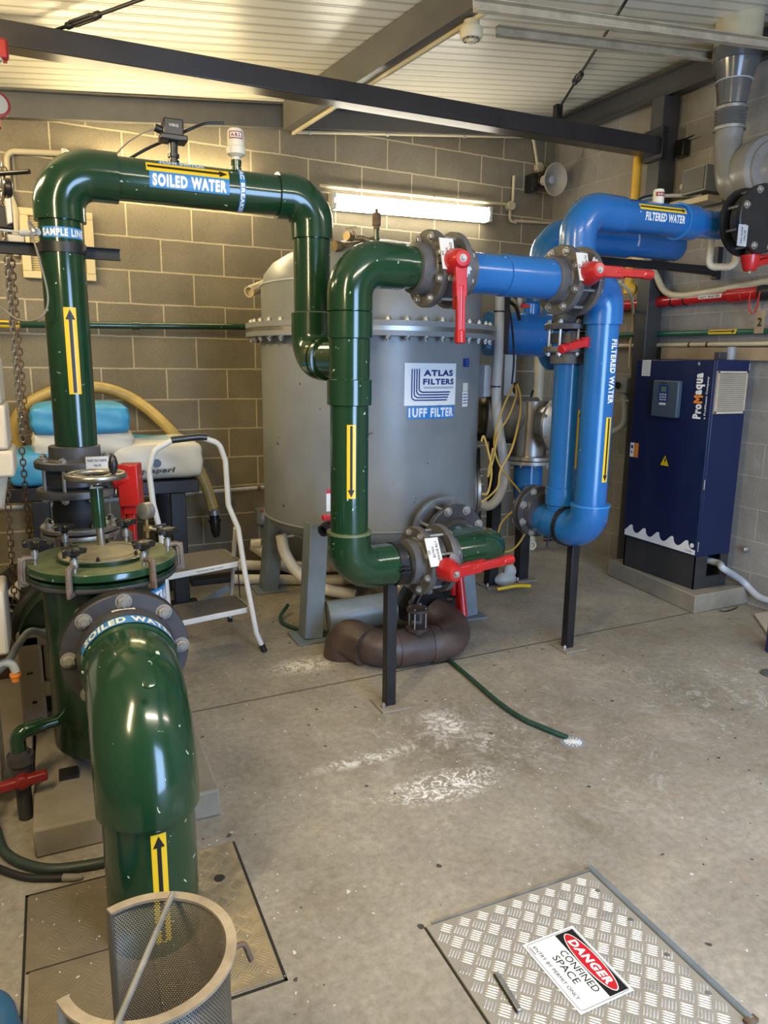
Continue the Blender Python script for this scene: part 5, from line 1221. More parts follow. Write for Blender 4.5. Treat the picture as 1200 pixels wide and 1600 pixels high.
# board and bits at the right edge
q = atz(1195, 980, 0); mb = MB(); A = atz(1178, 962, .004); B = atz(1215, 955, .004); Cc = atz(1225, 1020, .004); Dd = atz(1200, 994, .004)
mb.add([A, Dd, Cc, B, A+V(0, 0, .012), Dd+V(0, 0, .012), Cc+V(0, 0, .012), B+V(0, 0, .012)], [(0, 1, 2, 3), (7, 6, 5, 4), (0, 1, 5, 4), (1, 2, 6, 5), (2, 3, 7, 6), (3, 0, 4, 7)]); single('cardboard_piece', 'flat grey-brown board lying on the floor at the right edge', 'board', mb, 'cream_box')
q = atz(1207, 1020, 0); mb = MB(); mb.cyl(q+V(.03, 0, 0), q+V(.03, 0, .16), .055, 24); single('blue_drum', 'dark blue container just showing at the right edge', 'container', mb, 'ink_navy')
q = atz(1204, 1054, 0); mb = MB(); mb.lathe(q, (0, 0, 1), [(0, .045), (.01, .045), (.012, .03), (.012, 0)], 24); single('floor_disc', 'dark round disc on the floor at the right edge', 'disc', mb, 'grey_pvc')

# ------------------------------------------------------------------ concrete plinths on the left
mb = MB(); mb.bb((-.145, 2.165, 0), (.405, 3.30, .095)); single('strainer_plinth', 'low concrete plinth under the dark green strainer pot', 'plinth', mb, 'plinth', bevel=.008)
mb = MB(); mb.bb((-.62, 2.62, 0), (-.155, 4.1, .10)); single('pump_plinth', 'dusty cream concrete plinth left of the strainer pot', 'plinth', mb, 'cream_box', bevel=.008)

# strainer pot
SC = V(.115, 2.50, 0); ZL = .822
t = thing('strainer_pot', 'dark green strainer pot with six clamp knobs and a round window in its lid', 'strainer', (SC.x, SC.y, .095))
build('body', MB().lathe(SC, (0, 0, 1), [(.155, .08), (.165, .14), (.185, .180), (.20, .190), (.745, .190), (.75, .200), (.76, .225), (.788, .228), (.79, .19)], 72), 'green_pot', t)
build('body_rim', MB().lathe(SC, (0, 0, 1), [(.765, .20), (.765, .230), (.771, .232), (.777, .230), (.777, .20)], 72), 'dark_pvc', t)
ld = build('lid', MB().lathe(SC, (0, 0, 1), [(.796, .18), (.796, .228), (.800, .233), (.815, .233), (ZL-.0005, .230)], 72), ('green_pvc'), t)
build('lid_face', MB().lathe(SC, (0, 0, 1), [(ZL-.002, .2305), (ZL, .229), (ZL, 0)], 72), ('green_dusty'), t)
win = build('lid_window', MB().lathe(SC, (0, 0, 1), [(ZL, .142), (ZL+.012, .142), (ZL+.014, .135), (ZL+.015, .118)], 60), 'green_pot', t)
build('window_plate', MB().lathe(SC, (0, 0, 1), [(ZL+.008, .138), (ZL+.0160, .136), (ZL+.0165, 0)], 60), 'tan_dusty', t)
build('window_groove', MB().lathe(SC, (0, 0, 1), [(ZL+.0155, .106), (ZL+.0172, .107), (ZL+.0172, .109), (ZL+.0155, .110)], 60), 'brown_pvc', t)
for k in range(6):
    a = radians(20+60*k); bolt(SC+V(.125*cos(a), .125*sin(a), ZL+.014), (0, 0, 1), .006, .012, t, 'black_plastic', 'window_bolt')
def clampknob(px_, py_):
    P = atz(px_, py_, .895); d = V(P.x-SC.x, P.y-SC.y, 0).normalized(); c = SC+d*.205
    g = bpy.data.objects.new('clamp', None)
    mb = MB(); tt = V(-d.y, d.x, 0)
    mb.tube(fillet([c+V(0, 0, .845), c+d*.040+V(0, 0, .848), c+d*.044+V(0, 0, .77), c+d*.02+V(0, 0, .76)], .015, 5), .009, 10)
    mb.bar(c+d*.038+V(0, 0, .850), c+d*.042+V(0, 0, .755), .024, .012, tt)
    cl = build('clamp', mb, 'clamp_metal', t, .003)
    mb = MB(); mb.lathe(c+V(0, 0, ZL), (0, 0, 1), [(0, .006), (.02, .006), (.02, .012), (.045, .012), (.045, .007), (.055, .007)], 12); build('clamp_bolt', mb, 'zinc', cl)
    mb = MB(); n = 15; prof = []
    vs = []; 
    for (z, rr, amp) in ((.872, .010, 0), (.880, .014, .0), (.884, .030, .006), (.898, .032, .007), (.903, .026, .005), (.905, 0.001, 0)):
        for j in range(30):
            a = 2*pi*j/30; r_ = rr+amp*cos(5*a); vs.append(c+V(r_*cos(a), r_*sin(a), z))
    fs = [(i*30+j, i*30+(j+1) % 30, (i+1)*30+(j+1) % 30, (i+1)*30+j) for i in range(5) for j in range(30)]
    mb.add(vs, fs); build('knob', mb, 'black_plastic', cl)
for xy in ((108, 863), (45, 848), (227, 850), (267, 828), (200, 812), (97, 822)): clampknob(*xy)
for a in (200, 320, 80):
    p = SC+V(.165*cos(radians(a)), .165*sin(radians(a)), 0); mb = MB(); mb.bar(p+V(0, 0, .10), p+V(0, 0, .24), .03, .012); mb.box(p+V(0, 0, .102), (.06, .06, .012)); build('leg', mb, 'steel_black', t)
fm = fcyl((SC.x, SC.y, .700), (0, 0, 1), V(.62, -.78, 0), .190, -90, .0015)
s = rect('label_sticker', fm, .087, -.005, .25, .062, 'sticker_blue', t); text('STRAINER', fm, .112, -.005, .19, .045, 'sticker_white', s, bold=.05)
# inlet flange
fc_ = V(.148, 2.215, .600); fn = V(0, -1, 0)
build('inlet_neck', MB().cyl((.148, 2.215, .60), (.13, 2.38, .60), .115, 40), 'green_pot', t)
fl = flange_pair('big dark grey bolted inlet flange on the front of the strainer pot', fc_, fn, rf=.182, ri=.118, mat1='steel_black', mat2='dark_pvc', th=.026, nb=8, br=.018, studs=0, bmat='fan_grey', rot=0)
mb = MB(); mb.lathe(fc_+fn*.030, fn, [(0, .110), (0, .142), (.030, .138), (.050, .132), (.052, .118)], 56); build('hub', mb, 'dark_pvc', fl)
fm = fcyl(fc_+fn*.056, (0, 1, 0), (.08, 0, 1), .137, -90, .002); s = rect('part_label', fcyl(fc_+fn*.041, (0, 1, 0), (-.02, 0, 1), .1385, -90, .0025), .0, .0, .065, .022, 'sticker_paper', fl); text('11 UB 02A', fcyl(fc_+fn*.041, (0, 1, 0), (-.02, 0, 1), .1385, -90, .003), 0, 0, .05, .010, 'sticker_black', s, bold=0)
# big suction elbow from the floor
t = thing('suction_pipe', 'large dark green pipe rising from the floor plate and bending back into the strainer', 'pipe', (.148, 1.745, 0))
build('riser', MB().cyl((.148, 1.75, 0), (.148, 1.75, .42), .113, 56), 'green_pvc', t)
build('elbow', MB().tube(fillet([(.148, 1.75, .365), (.148, 1.75, .600), (.148, 2.130, .600)], .23, 22), .126, 56), 'green_pvc', t)
build('socket', MB().lathe((.148, 2.045, .600), (0, 1, 0), [(0, .1255), (.008, .133), (.115, .133)], 56), 'green_pvc', t)
build('mould_mark', MB().lathe(V(.16, 1.80, .60)+V(.02, -.6, .75).normalized()*.126, (.02, -.6, .75), [(-.003, .017), (.0012, .017), (.002, .015), (.002, 0)], 24), 'green_pvc', t)
arrow('arrow_sticker', fcyl((.148, 1.75, .195), (0, 0, 1), (.02, -1, 0), .113, 0), 0, -.006, .30, .036, t)
fm = fcyl((.148, 2.095, .600), (0, 1, 0), (.06, 0, 1), .133, -90, .002)
s = rect('label_sticker', fm, 0, 0, .33, .062, 'sticker_blue', t, grid=.01); text('SOILED WATER', fm, 0, 0, .29, .046, 'sticker_white', s, bold=.05, grid=.01)
# drain line with red handled ball valve
t = thing('strainer_drain_valve', 'dark green drain pipe with grey union ball valve and red handle beside the strainer foot', 'valve', (-.175, 2.40, .02))
q0 = V(-.05, 2.44, .30); q1 = V(-.178, 2.40, .300); q2 = V(-.178, 2.40, .24)
build('pipe', MB().tube([V(-.02, 2.45, .300), V(-.12, 2.418, .300)], .018, 20), 'green_pvc', t)
build('elbow', MB().tube(fillet([V(-.10, 2.424, .300), q1+V(0, 0, 0), V(-.178, 2.40, .235)], .03, 8), .024, 24), 'green_pvc', t)
mb = MB(); mb.lathe((-.175, 2.40, .24), (0, 0, -1), [(0, .026), (.012, .030), (.014, .040), (.04, .043), (.045, .034), (.055, .034), (.09, .032), (.10, .036), (.12, .034), (.125, .024), (.20, .022), (.235, .022)], 28); build('union_body', mb, 'dark_pvc', t)
mb = MB(); c = V(-.172, 2.355, .155); mb.bar(c+V(-.065, 0, -.008), c+V(.072, 0, .008), .030, .030); mb.lathe(c+V(0, .03, 0), (0, -1, 0), [(0, .022), (.045, .022), (.05, .018)], 20); build('handle', mb, 'dark_red', t, .008)
# pressure gauge
q = aty(228, 798, 2.70); t = thing('pressure_gauge', 'round grey pressure gauge standing behind the strainer lid', 'gauge', q-V(0, 0, .08))
gx = V(.80, .25, .1).normalized(); gx = V(-.75, -.66, .05).normalized()
mb = MB(); mb.lathe(q+gx*.018, -gx, [(0, .026), (.002, .030), (.034, .030), (.038, .024)], 30); build('case', mb, 'zinc', t)
build('dial', MB().lathe(q+gx*.016, gx, [(0, .026), (.001, 0)], 30), 'panel_grey', t)
mb = MB(); mb.cyl(q-V(0, 0, .03), q-V(0, 0, .10), .008, 10); mb.cyl(q-V(.0, 0, .062), q+V(.05, 0, -.075), .010, 10); mb.lathe(q-V(0, 0, .075), (0, 0, 1), [(0, .013), (.02, .013)], 6); build('stem', mb, 'brass', t)
mb = MB(); mb.bar(q+V(.02, -.012, -.058), q+V(.065, -.012, -.052), .012, .006); build('cock_handle', mb, 'black_plastic', t)
# lid davit with handwheel
dx, dy = .118, 2.60
t = thing('lid_davit', 'green post with a steel handwheel above the strainer lid', 'handwheel', (dx, dy, ZL))
build('rod', MB().cyl((dx, dy, ZL-.005), (dx-.004, dy, .925), .0135, 18), 'stainless', t)
build('sleeve', MB().cyl((dx-.003, dy, .900), (dx-.006, dy, 1.035), .0215, 22), 'green_pvc', t)
wz = 1.072; wc = V(dx-.005, dy, wz)
n_ = 48; ringp = [wc+V(.088*cos(2*pi*k/n_), .088*sin(2*pi*k/n_), .004) for k in range(n_)]
mb = MB(); mb.tube(ringp, .0115, 14, closed=True)
for k in range(3): a = radians(30+120*k); mb.tube([wc+V(.015*cos(a), .015*sin(a), -.012), wc+V(.055*cos(a), .055*sin(a), -.004), wc+V(.086*cos(a), .086*sin(a), .003)], [.011, .009, .008], 10)
mb.lathe(wc+V(0, 0, -.03), (0, 0, 1), [(0, .012), (.006, .018), (.03, .018), (.032, .010)], 16); build('handwheel', mb, 'stainless', t)
kb = wc+V(.052, -.062, .01); mb = MB(); mb.lathe(kb, (.02, 0, 1), [(0, .006), (.008, .006), (.010, .010), (.03, .0155), (.045, .015), (.062, .010), (.07, .004), (.071, 0)], 16); build('crank_knob', mb, 'black_plastic', t)

# pump discharge stack under the riser
ax0 = V(.062, 2.98, 0)
valve('grey flanged butterfly valve under the green riser with a broad red lever hanging down', V(.062, 2.98, 1.02), (0, 0, 1), (.94, -.34, 0), (.02, .0, -1), half=.118, wide=1.7, rf=.142, rb=.115, L=.32, r=.082, necks=(0, 1), quadrant=True)
p = aty(152, 723, 2.84); mb = MB(); mb.box(p, (.078, .004, .045), (1, 0, 0)); tg = single('valve_tag', 'white tag on the pump discharge valve behind the handwheel', 'tag', mb, 'sticker_paper')
fm = fplane(p-V(0, .003, 0), (1, 0, 0), (0, 0, 1)); text('PUMP DISCHARGE', fm, 0, .009, .066, .009, 'ink_navy', tg, bold=0); text('VALVE', fm, 0, -.009, .026, .009, 'ink_navy', tg, bold=0)
t = thing('expansion_joint', 'black rubber expansion joint below the pump discharge valve', 'joint', (.062, 2.98, .80))
build('bellows', MB().lathe(ax0, (0, 0, 1), [(.80, .082), (.82, .086), (.86, .094), (.90, .094), (.935, .086), (.95, .084)], 36), 'rubber', t)
flange_pair('stainless bolted flange pair below the black rubber expansion joint', (.064, 2.985, .815), (0, 0, -1), rf=.143, ri=.085, mat1='zinc', mat2='zinc', th=.018, br=.013, nb=8)
t = thing('pump', 'dark green pump casing with a black motor behind the strainer pot', 'pump', (-.05, 3.10, .10))
build('outlet', MB().lathe(ax0, (0, 0, 1), [(.40, .11), (.60, .085), (.79, .080)], 32), 'green_pot', t)
build('volute', MB().lathe((.02, 2.92, .40), (0, 1, 0), [(0, .10), (.01, .20), (.10, .215), (.16, .20), (.165, .10)], 44), 'green_pot', t)
build('motor_bell', MB().lathe((-.02, 3.05, .42), (-.3, 1, 0), [(0, .16), (.02, .19), (.06, .185), (.09, .15)], 40), 'black_pvc', t)
mb = MB(); mb.lathe((-.05, 3.15, .42), (-.3, 1, 0), [(0, .14), (.42, .14), (.44, .12), (.45, 0)], 40)
for k in range(24): a = 2*pi*k/24; mb.box(V(-.11, 3.35, .42)+V(cos(a)*.145, 0, sin(a)*.145), (.018, .36, .004), (cos(a), 0, sin(a)), (-.3, 1, 0), (-sin(a), 0, cos(a)))
build('motor', mb, 'steel_black', t)
build('bracket', MB().box((-.02, 3.1, .20), (.30, .30, .18)), 'black_pvc', t, .01)
# grey-white pump base feet
t = thing('moulded_stand', 'dusty off-white moulded stand left of the strainer pot', 'base', (-.13, 2.87, .10))
mb = MB(); mb.bb((-.188, 2.86, .10), (-.105, 2.93, .455)); mb.bb((-.188, 2.86, .405), (-.02, 2.93, .455)); mb.bb((-.115, 2.86, .20), (.03, 2.93, .26)); mb.bb((-.100, 2.87, .26), (-.065, 2.92, .42)); build('frame', mb, 'cream_box', t, .012)
mb = MB(); mb.bb((-.150, 2.855, .185), (-.135, 2.861, .193)); mb.bb((-.160, 2.855, .305), (-.14, 2.861, .309)); build('slots', mb, 'black_plastic', t)
# hoses and plug at left edge
mb = MB(); mb.tube(spline([V(-.06, 2.80, .45), aty(50, 986, 2.75), aty(30, 1005, 2.70), aty(15, 1030, 2.66), aty(-10, 1055, 2.6)], 8), .013, 12); single('grey_hose', 'grey hose curving down from the pump to the left edge', 'hose', mb, 'conduit_grey')
mb = MB(); mb.tube(spline([aty(-12, 1043, 2.45), aty(5, 1036, 2.45), aty(18, 1038, 2.45), aty(25, 1050, 2.45)], 8), .013, 12); single('grey_hose', 'grey hose arching over at the left edge with an orange plug on its end', 'hose', mb, 'conduit_grey')
p = aty(24, 1057, 2.45); mb = MB(); mb.lathe(p+V(0, 0, .012), (0, 0, -1), [(0, .016), (.01, .017), (.012, .014), (.028, .012)], 16); single('orange_plug', 'small orange plug on the grey hose end at the left edge', 'plug', mb, 'sticker_orange')
mb = MB(); p = aty(30, 935, 3.25); mb.lathe(p+V(.02, .10, .02), V(-.35, -1, -.15), [(0, .04), (.16, .04), (.16, .030), (.05, .03), (.05, 0)], 24); single('pipe_stub', 'short pale open pipe end below the hanging chain', 'pipe', mb, 'panel_grey')
mb = MB(); mb.bb((-.55, 3.35, .10), (-.25, 3.75, .36)); single('timber_block', 'dark brown block on the plinth behind the pump base', 'block', mb, 'rusty', bevel=.006)

# left edge: electrical enclosure, chains, hoist
t = thing('wall_enclosure', 'cream stepped electrical enclosure cut by the left edge', 'cabinet', (-.25, 2.3, 1.15))
mb = MB(); mb.bb((-.50, 2.20, 1.215), (-.118, 2.40, 1.335)); mb.bb((-.50, 2.20, 1.335), (-.125, 2.40, 1.46)); build('lower_box', mb, 'cream_box', t, .008)
mb = MB(); mb.bb((-.50, 2.20, 1.14), (-.108, 2.40, 1.213)); build('base_box', mb, 'cream_box', t, .008)
mb = MB(); mb.bb((-.50, 2.20, 1.46), (-.14, 2.40, 1.585)); build('upper_box', mb, 'cream_box', t, .008)
mb = MB(); mb.tube([V(-.16, 2.32, 1.14), V(-.175, 2.32, 1.06), V(-.24, 2.32, 1.0)], [.03, .032, .025], 16); build('gland', mb, 'cream_box', t)
mb = MB(); mb.bb((-.60, 2.40, .56), (-.178, 2.60, .765)); mb.bb((-.60, 2.45, .10), (-.235, 2.60, .56)); single('cream_chest', 'cream box standing on the plinth at the left edge', 'box', mb, 'cream_box', bevel=.01)
def chain(top, bot, label, r=.0032, ll=.030, w=.018, mat_='rusty', sway=0):
    top = Vector(top); bot = Vector(bot); d = bot-top; n = int(d.length/(ll-2*r*1.15)); a = d.normalized(); x, y = perp(a); mb = MB()
    for k in range(n):
        c = top+d*((k+.5)/n)+x*(sin(k*.7+sway)*.002); s = x if k % 2 else y; L = ll/2-w/2; pts = []
        for j in range(5): th = -pi/2+pi*j/4; pts.append(c+a*(L+cos(th)*w/2)+s*(sin(th)*w/2))
        for j in range(5): th = pi/2+pi*j/4; pts.append(c+a*(-L+cos(th)*w/2)+s*(sin(th)*w/2))
        mb.tube(pts, r, 6, closed=True)
    return single('chain', label, 'chain', mb, mat_, group='hoist chains at the left edge')
for i, (xa, xb, y1, y2, Y, lab) in enumerate((
    (-2, 18, 250, 690, 3.22, 'hanging hoist chain, leftmost strand of the bundle beside the enclosure'), (6, 26, 262, 686, 3.18, 'hanging hoist chain, front strand in the middle of the bundle'),
    (10, 31, 400, 680, 3.24, 'hanging hoist chain, right strand of the bundle'), (2, 24, 300, 660, 3.28, 'hanging hoist chain, rear strand of the bundle'))):
    chain(aty(xa, y1, Y), V(aty(xa, y1, Y).x, Y, aty(xb, y2, Y).z), lab, sway=i, mat_='rusty' if i % 2 else 'zinc')
c = aty(34, 700, 3.2); chain(c, V(c.x, 3.2, aty(42, 850, 3.2).z), 'single chain tail hanging in front of the blue bag', sway=2, mat_='rusty')
c = aty(10, 750, 3.1); chain(c, V(c.x-.01, 3.1, aty(22, 945, 3.1).z), 'long rusty chain hanging below the cream enclosure', sway=3)
p = aty(5, 300, 3.15); t = thing('chain_hoist', 'black and steel chain hoist block hanging at the left edge', 'hoist', p)
mb = MB(); mb.lathe(p+V(0, -.03, .01), (1, .2, 0), [(0, .03), (.02, .035), (.03, .03)], 20); mb.box(p+V(0, 0, -.09), (.05, .05, .08)); build('block', mb, 'black_plastic', t, .006)
mb = MB(); mb.box(p+V(.015, -.03, -.07), (.025, .02, .09), V(1, 0, .4), V(0, 1, 0)); mb.box(p+V(.03, 0, -.16), (.06, .04, .03)); build('side_plate', mb, 'alu_worn', t, .004)
p = aty(-2, 78, 3.75); t = thing('beam_trolley', 'red beam clamp on the black cross beam at the left edge', 'clamp', p); mb = MB(); mb.box(p, (.075, .06, .085)); build('body', mb, 'dark_red', t, .012)
bolt(p+V(.0, -.03, -.05), (0, -1, 0), .01, .02, t)
p = aty(-8, 165, 3.3); mb = MB(); mb.lathe(p+V(0, .02, 0), (.25, -1, .1), [(0, .03), (0, .046), (.035, .046), (.037, .040), (.037, .03)], 30); mb.box(p+V(0, 0, -.055), (.03, .03, .04)); rr_ = single('red_ring', 'red ring of a hoist wheel cut by the left edge', 'wheel', mb, 'dark_red'); build('wheel_face', MB().lathe(p+V(0, .02, 0)+V(.25, -1, .1).normalized()*.036, (.25, -1, .1), [(0, .036), (.003, .036)], 28), 'grey_plastic', rr_)

# bench with bags
t = thing('bench', 'black steel bench carrying the filter media bags', 'bench', (.30, 4.45, 0))
mb = MB(); mb.bb((-.28, 4.22, .715), (.735, 4.80, .790)); build('top', mb, 'steel_black', t, .006)
for x_, y_ in ((-.10, 4.26), (.615, 4.26), (-.10, 4.72), (.58, 4.72)): mb = MB(); mb.bb((x_-.042, y_-.042, .0), (x_+.042, y_+.042, .715)); build('leg', mb, 'steel_black', t, .004)
mb = MB(); mb.bb((.40, 4.17, .0), (.70, 4.27, .07)); build('foot_block', mb, 'steel_black', t, .004)
def bag(c, size, label, mat_, rx=0, seed=1, band=None):
    c = Vector(c); bm = bmesh.new(); bmesh.ops.create_cube(bm, size=2); bmesh.ops.subdivide_edges(bm, edges=bm.edges[:], cuts=9, use_grid_fill=True)
    for v in bm.verts:
        x, y, z = v.co
        e = max(abs(x), abs(y)); nz = z*(1-.22*e**6)+.05*sin(4*x+seed)*cos(3*y+seed*2)*abs(z); r2 = 1-.06*abs(z)**4
        nx = x*r2*(1-.035*abs(y)**6)+.015*sin(7*z+5*y+seed); ny = y*r2*(1-.035*abs(x)**6)+.012*sin(6*x+4*z+seed)
        v.co = V(nx*size[0]/2, ny*size[1]/2, nz*size[2]/2)
    mb = MB(); mb.v = [c+(Matrix.Rotation(rx, 3, 'Z') @ v.co) for v in bm.verts]; mb.f = [tuple(v.index for v in f.verts) for f in bm.faces]; mb.m = [0]*len(mb.f); bm.free()
    t = thing('media_bag', label, 'bag', (c.x, c.y, c.z-size[2]/2), 'filter media bags on the bench')
    o = build('sack', mb, mat_, t); m_ = o.modifiers.new('sub', 'SUBSURF'); m_.levels = m_.render_levels = 1
    return t
bag((-.02, 4.42, .885), (.44, .46, .20), 'blue and white bag at the bottom left of the bench, behind the riser pipe', 'bag_blue', seed=2)
bag((.14, 4.44, 1.010), (.52, .46, .15), 'white bag in the middle of the left stack on the bench', 'bag_white', seed=3)
bag((.13, 4.40, 1.140), (.50, .44, .175), 'blue bag on top of the left stack, behind the green riser', 'bag_blue', seed=5)
tb = bag((.52, 4.44, .905), (.50, .48, .235), 'white bag with black lettering on the right end of the bench', 'bag_print', seed=7)
fm = fplane((.575, 4.222, .945), (1, 0, 0), (0, 0, 1), .0)
mb = MB(); mb.bb((.30, 4.216, .885), (.74, 4.226, 1.0)); 
A = aty(252, 736, 4.168); fm = fplane(A, (1, .03, 0), (0, 0, 1))
text('aquaperl', fm, -.035, 0, .225, .036, 'sticker_black', tb, 0, bold=.05, shear=.2); text('filter media for swimming pools', fm, .01, -.027, .15, .006, 'sticker_black', tb, 0, bold=0)
A2 = aty(245, 724, 4.168)
mb = MB(); mb.lathe(A2+V(0, 0, .0), (0, -1, 0), [(0, .013), (0, .024), (.0015, .024), (.0015, .013)], 30); build('logo_ring', mb, 'black_plastic', tb)
mb = MB(); mb.add([V(.28, 4.26, 1.055), V(.60, 4.28, 1.058), V(.62, 4.5, 1.065), V(.28, 4.5, 1.068)], [(0, 1, 2, 3)]); 
# tan hose arc on the wall
pts = [(28, 700), (22, 672), (35, 640), (70, 617), (110, 606), (165, 607), (215, 628), (262, 668), (300, 715), (322, 760), (333, 795)]
t = thing('suction_hose', 'thick yellow-tan hose arching over the bags against the back wall', 'hose', aty(333, 795, 4.66))
build('hose', MB().tube(spline([aty(x, y, 4.86-.02*i*(i > 6)) for i, (x, y) in enumerate(pts)], 8), .035, 20), 'hose_tan', t)
p = aty(334, 797, 4.72); d = V(.05, -.05, -1).normalized()
build('clamp', MB().lathe(p, d, [(0, .036), (0, .040), (.03, .040), (.03, .036)], 20), 'zinc', t)
build('nozzle', MB().lathe(p+d*.03, d, [(0, .032), (.03, .032), (.03, .042), (.05, .042), (.05, .036), (.10, .033), (.14, .024), (.15, .018)], 16), 'black_plastic', t)
# step ladder
t = thing('step_ladder', 'white tubular two-step folding ladder with brown-grey treads', 'ladder', (.66, 3.6, 0))
RU = [V(.892, 3.463, .02), V(.862, 3.47, .10), V(.818, 3.50, .42), V(.798, 3.53, .64), V(.755, 3.545, .76), V(.745, 3.53, .98), V(.715, 3.52, 1.07), V(.62, 3.51, 1.105)]
LU = [V(.425, 3.36, .02), V(.430, 3.38, .10), V(.425, 3.42, .42), V(.418, 3.46, .66), V(.392, 3.48, .80), V(.382, 3.49, .96), V(.41, 3.50, 1.05), V(.50, 3.505, 1.095)]
frame = fillet([RU[0], RU[1], RU[2], RU[3], RU[4], RU[5], RU[6], RU[7], LU[7], LU[6], LU[5], LU[4], LU[3], LU[2], LU[1], LU[0]], .06, 5)
build('front_frame', MB().tube(frame, .0135, 16), 'white_paint', t)
build('grip', MB().tube([RU[7]+V(.035, 0, -.004), RU[7], LU[7], LU[7]+V(-.01, 0, -.002)], .0165, 16), 'black_plastic', t)
for s_, (fx, fy) in ((RU, (.835, 3.97)), (LU, (.47, 3.93))):
    build('rear_leg', MB().tube([s_[3]+V(-.01 if s_ is RU else .01, .02, 0), V(fx, fy, .02)], .010, 12), 'white_paint', t)
    build('rubber_foot', MB().cyl((fx, fy, 0), (fx, fy, .035), .014, 12), 'black_plastic', t)
for e in (RU[0], LU[0]): d = (RU[0]-RU[1]).normalized() if e is RU[0] else (LU[0]-LU[1]).normalized(); build('rubber_foot', MB().cyl(e-d*.02, V(e.x+d.x*.02, e.y+d.y*.02, .001), .0165, 14), 'black_plastic', t)
def step(corners, z, wd):
    mb = MB(); c = [V(x, y, 0) for x, y in corners]; cen = sum(c, V(0, 0, 0))/4; n = 6; rr = .03; P = []
    for i in range(4):
        a = c[i-1]-c[i]; b = c[(i+1) % 4]-c[i]; a.normalize(); b.normalize()
        for k in range(n+1): f = k/n; P.append(c[i]+a*rr*(1-f)**2+b*rr*f**2)
    k = len(P); lo = [V(p.x, p.y, z-.028) for p in P]; hi = [V(p.x, p.y, z) for p in P]
    mb.add(lo+hi, [tuple(range(k)), tuple(range(2*k-1, k-1, -1))]+[(i, (i+1) % k, k+(i+1) % k, k+i) for i in range(k)])
    s = build('step', mb, 'white_paint', t, .004)
    Q = [cen+(p-cen)*.955 for p in P]; mb = MB(); mb.add([V(p.x, p.y, z+.0005) for p in Q]+[V(p.x, p.y, z+.003) for p in Q], [tuple(range(2*k-1, k-1, -1))]+[(i, (i+1) % k, k+(i+1) % k, k+i) for i in range(k)]); build('tread', mb, 'step_mat', s)
    return s
s1 = step([(.43, 3.455), (.825, 3.575), (.795, 3.86), (.46, 3.80)], .46, .3); s2_ = step([(.455, 3.44), (.85, 3.525), (.83, 3.75), (.47, 3.70)], .225, .3)
fm = fplane((.63, 3.514, .447), V(.395, .12, 0), (0, 0, 1), .001); text('MAXIMUM LOAD 150 KG', fm, .02, 0, .14, .007, 'sticker_black', s1, bold=0)
build('strut', MB().tube([V(.803, 3.60, .46), V(.86, 3.80, .15)], .003, 6), 'black_plastic', t)
# things under the bench
mb = MB(); mb.lathe((.46, 4.5, 0), (0, 0, 1), [(0, .09), (.20, .09), (.23, .05), (.27, .04)], 24); single('plastic_bottle', 'dim brownish plastic bottle under the bench behind the ladder', 'bottle', mb, 'brass')
mb = MB(); mb.prism([(0, 0), (.22, .13), (.20, .16), (-.02, .05)], (.66, 4.16, .0), (1, 0, 0), (0, 0, 1), .012); single('angle_bracket', 'grey-green metal plate leaning under the bench', 'plate', mb, 'steel_grey_paint')

# loose pvc pipes by the wall
def pvc(pts, r, label, sock=None):
    t = thing('pvc_pipe', label, 'pipe', pts[0], 'loose white pipes on the floor by the tank')
    build('pipe', MB().tube(spline(pts, 6), r, 18), 'white_pvc', t)
    if sock: build('socket', MB().lathe(sock[0], sock[1], [(0, r*.9), (.002, r+.006), (.07, r+.006), (.072, r*.9)], 20), 'white_pvc', t)
    return t
a = V(1.17, 4.64, .12); b_ = V(1.70, 4.42, .13); pvc([a+V(.01, .16, .10), V(1.40, 4.62, .08), b_], .036, 'loose white pipe with a wide socket, topmost of the pile by the wall', (a+V(.0, .16, .105), b_-a))
pvc([V(1.06, 4.74, .11), V(1.45, 4.70, .07), V(1.8, 4.66, .04)], .034, 'loose white pipe, middle one of the pile by the wall', (V(1.04, 4.743, .112), V(.5, -.05, -.04)))
pvc([V(1.02, 4.66, .036), V(1.4, 4.50, .035), V(1.75, 4.35, .035)], .034, 'loose white pipe lying lowest in the pile by the wall')
pvc([V(1.24, 4.30, .40), V(1.26, 4.28, .28), V(1.33, 4.22, .16), V(1.45, 4.12, .08), V(1.62, 4.0, .05)], .036, 'white pipe curving down behind the front left tank leg')
pvc([V(1.62, 4.5, .30), V(1.62, 4.46, .16), V(1.72, 4.40, .10)], .045, 'stubby white pipe standing behind the tank leg')
mb = MB(); mb.bb((.75, 4.72, .0), (1.9, 4.84, .035)); single('floor_strip', 'black strip lying on the floor along the foot of the back wall', 'strip', mb, 'steel_black', bevel=.004)  # shade at the wall's foot, modelled as a dark solid strip
mb = MB(); mb.tube(spline([aty(421, 790, 4.6), aty(428, 825, 4.6), aty(445, 838, 4.6), aty(470, 835, 4.62)]), .006, 8); single('cable', 'thin white cable from the wall isolator to behind the tank', 'cable', mb, 'white_pvc')

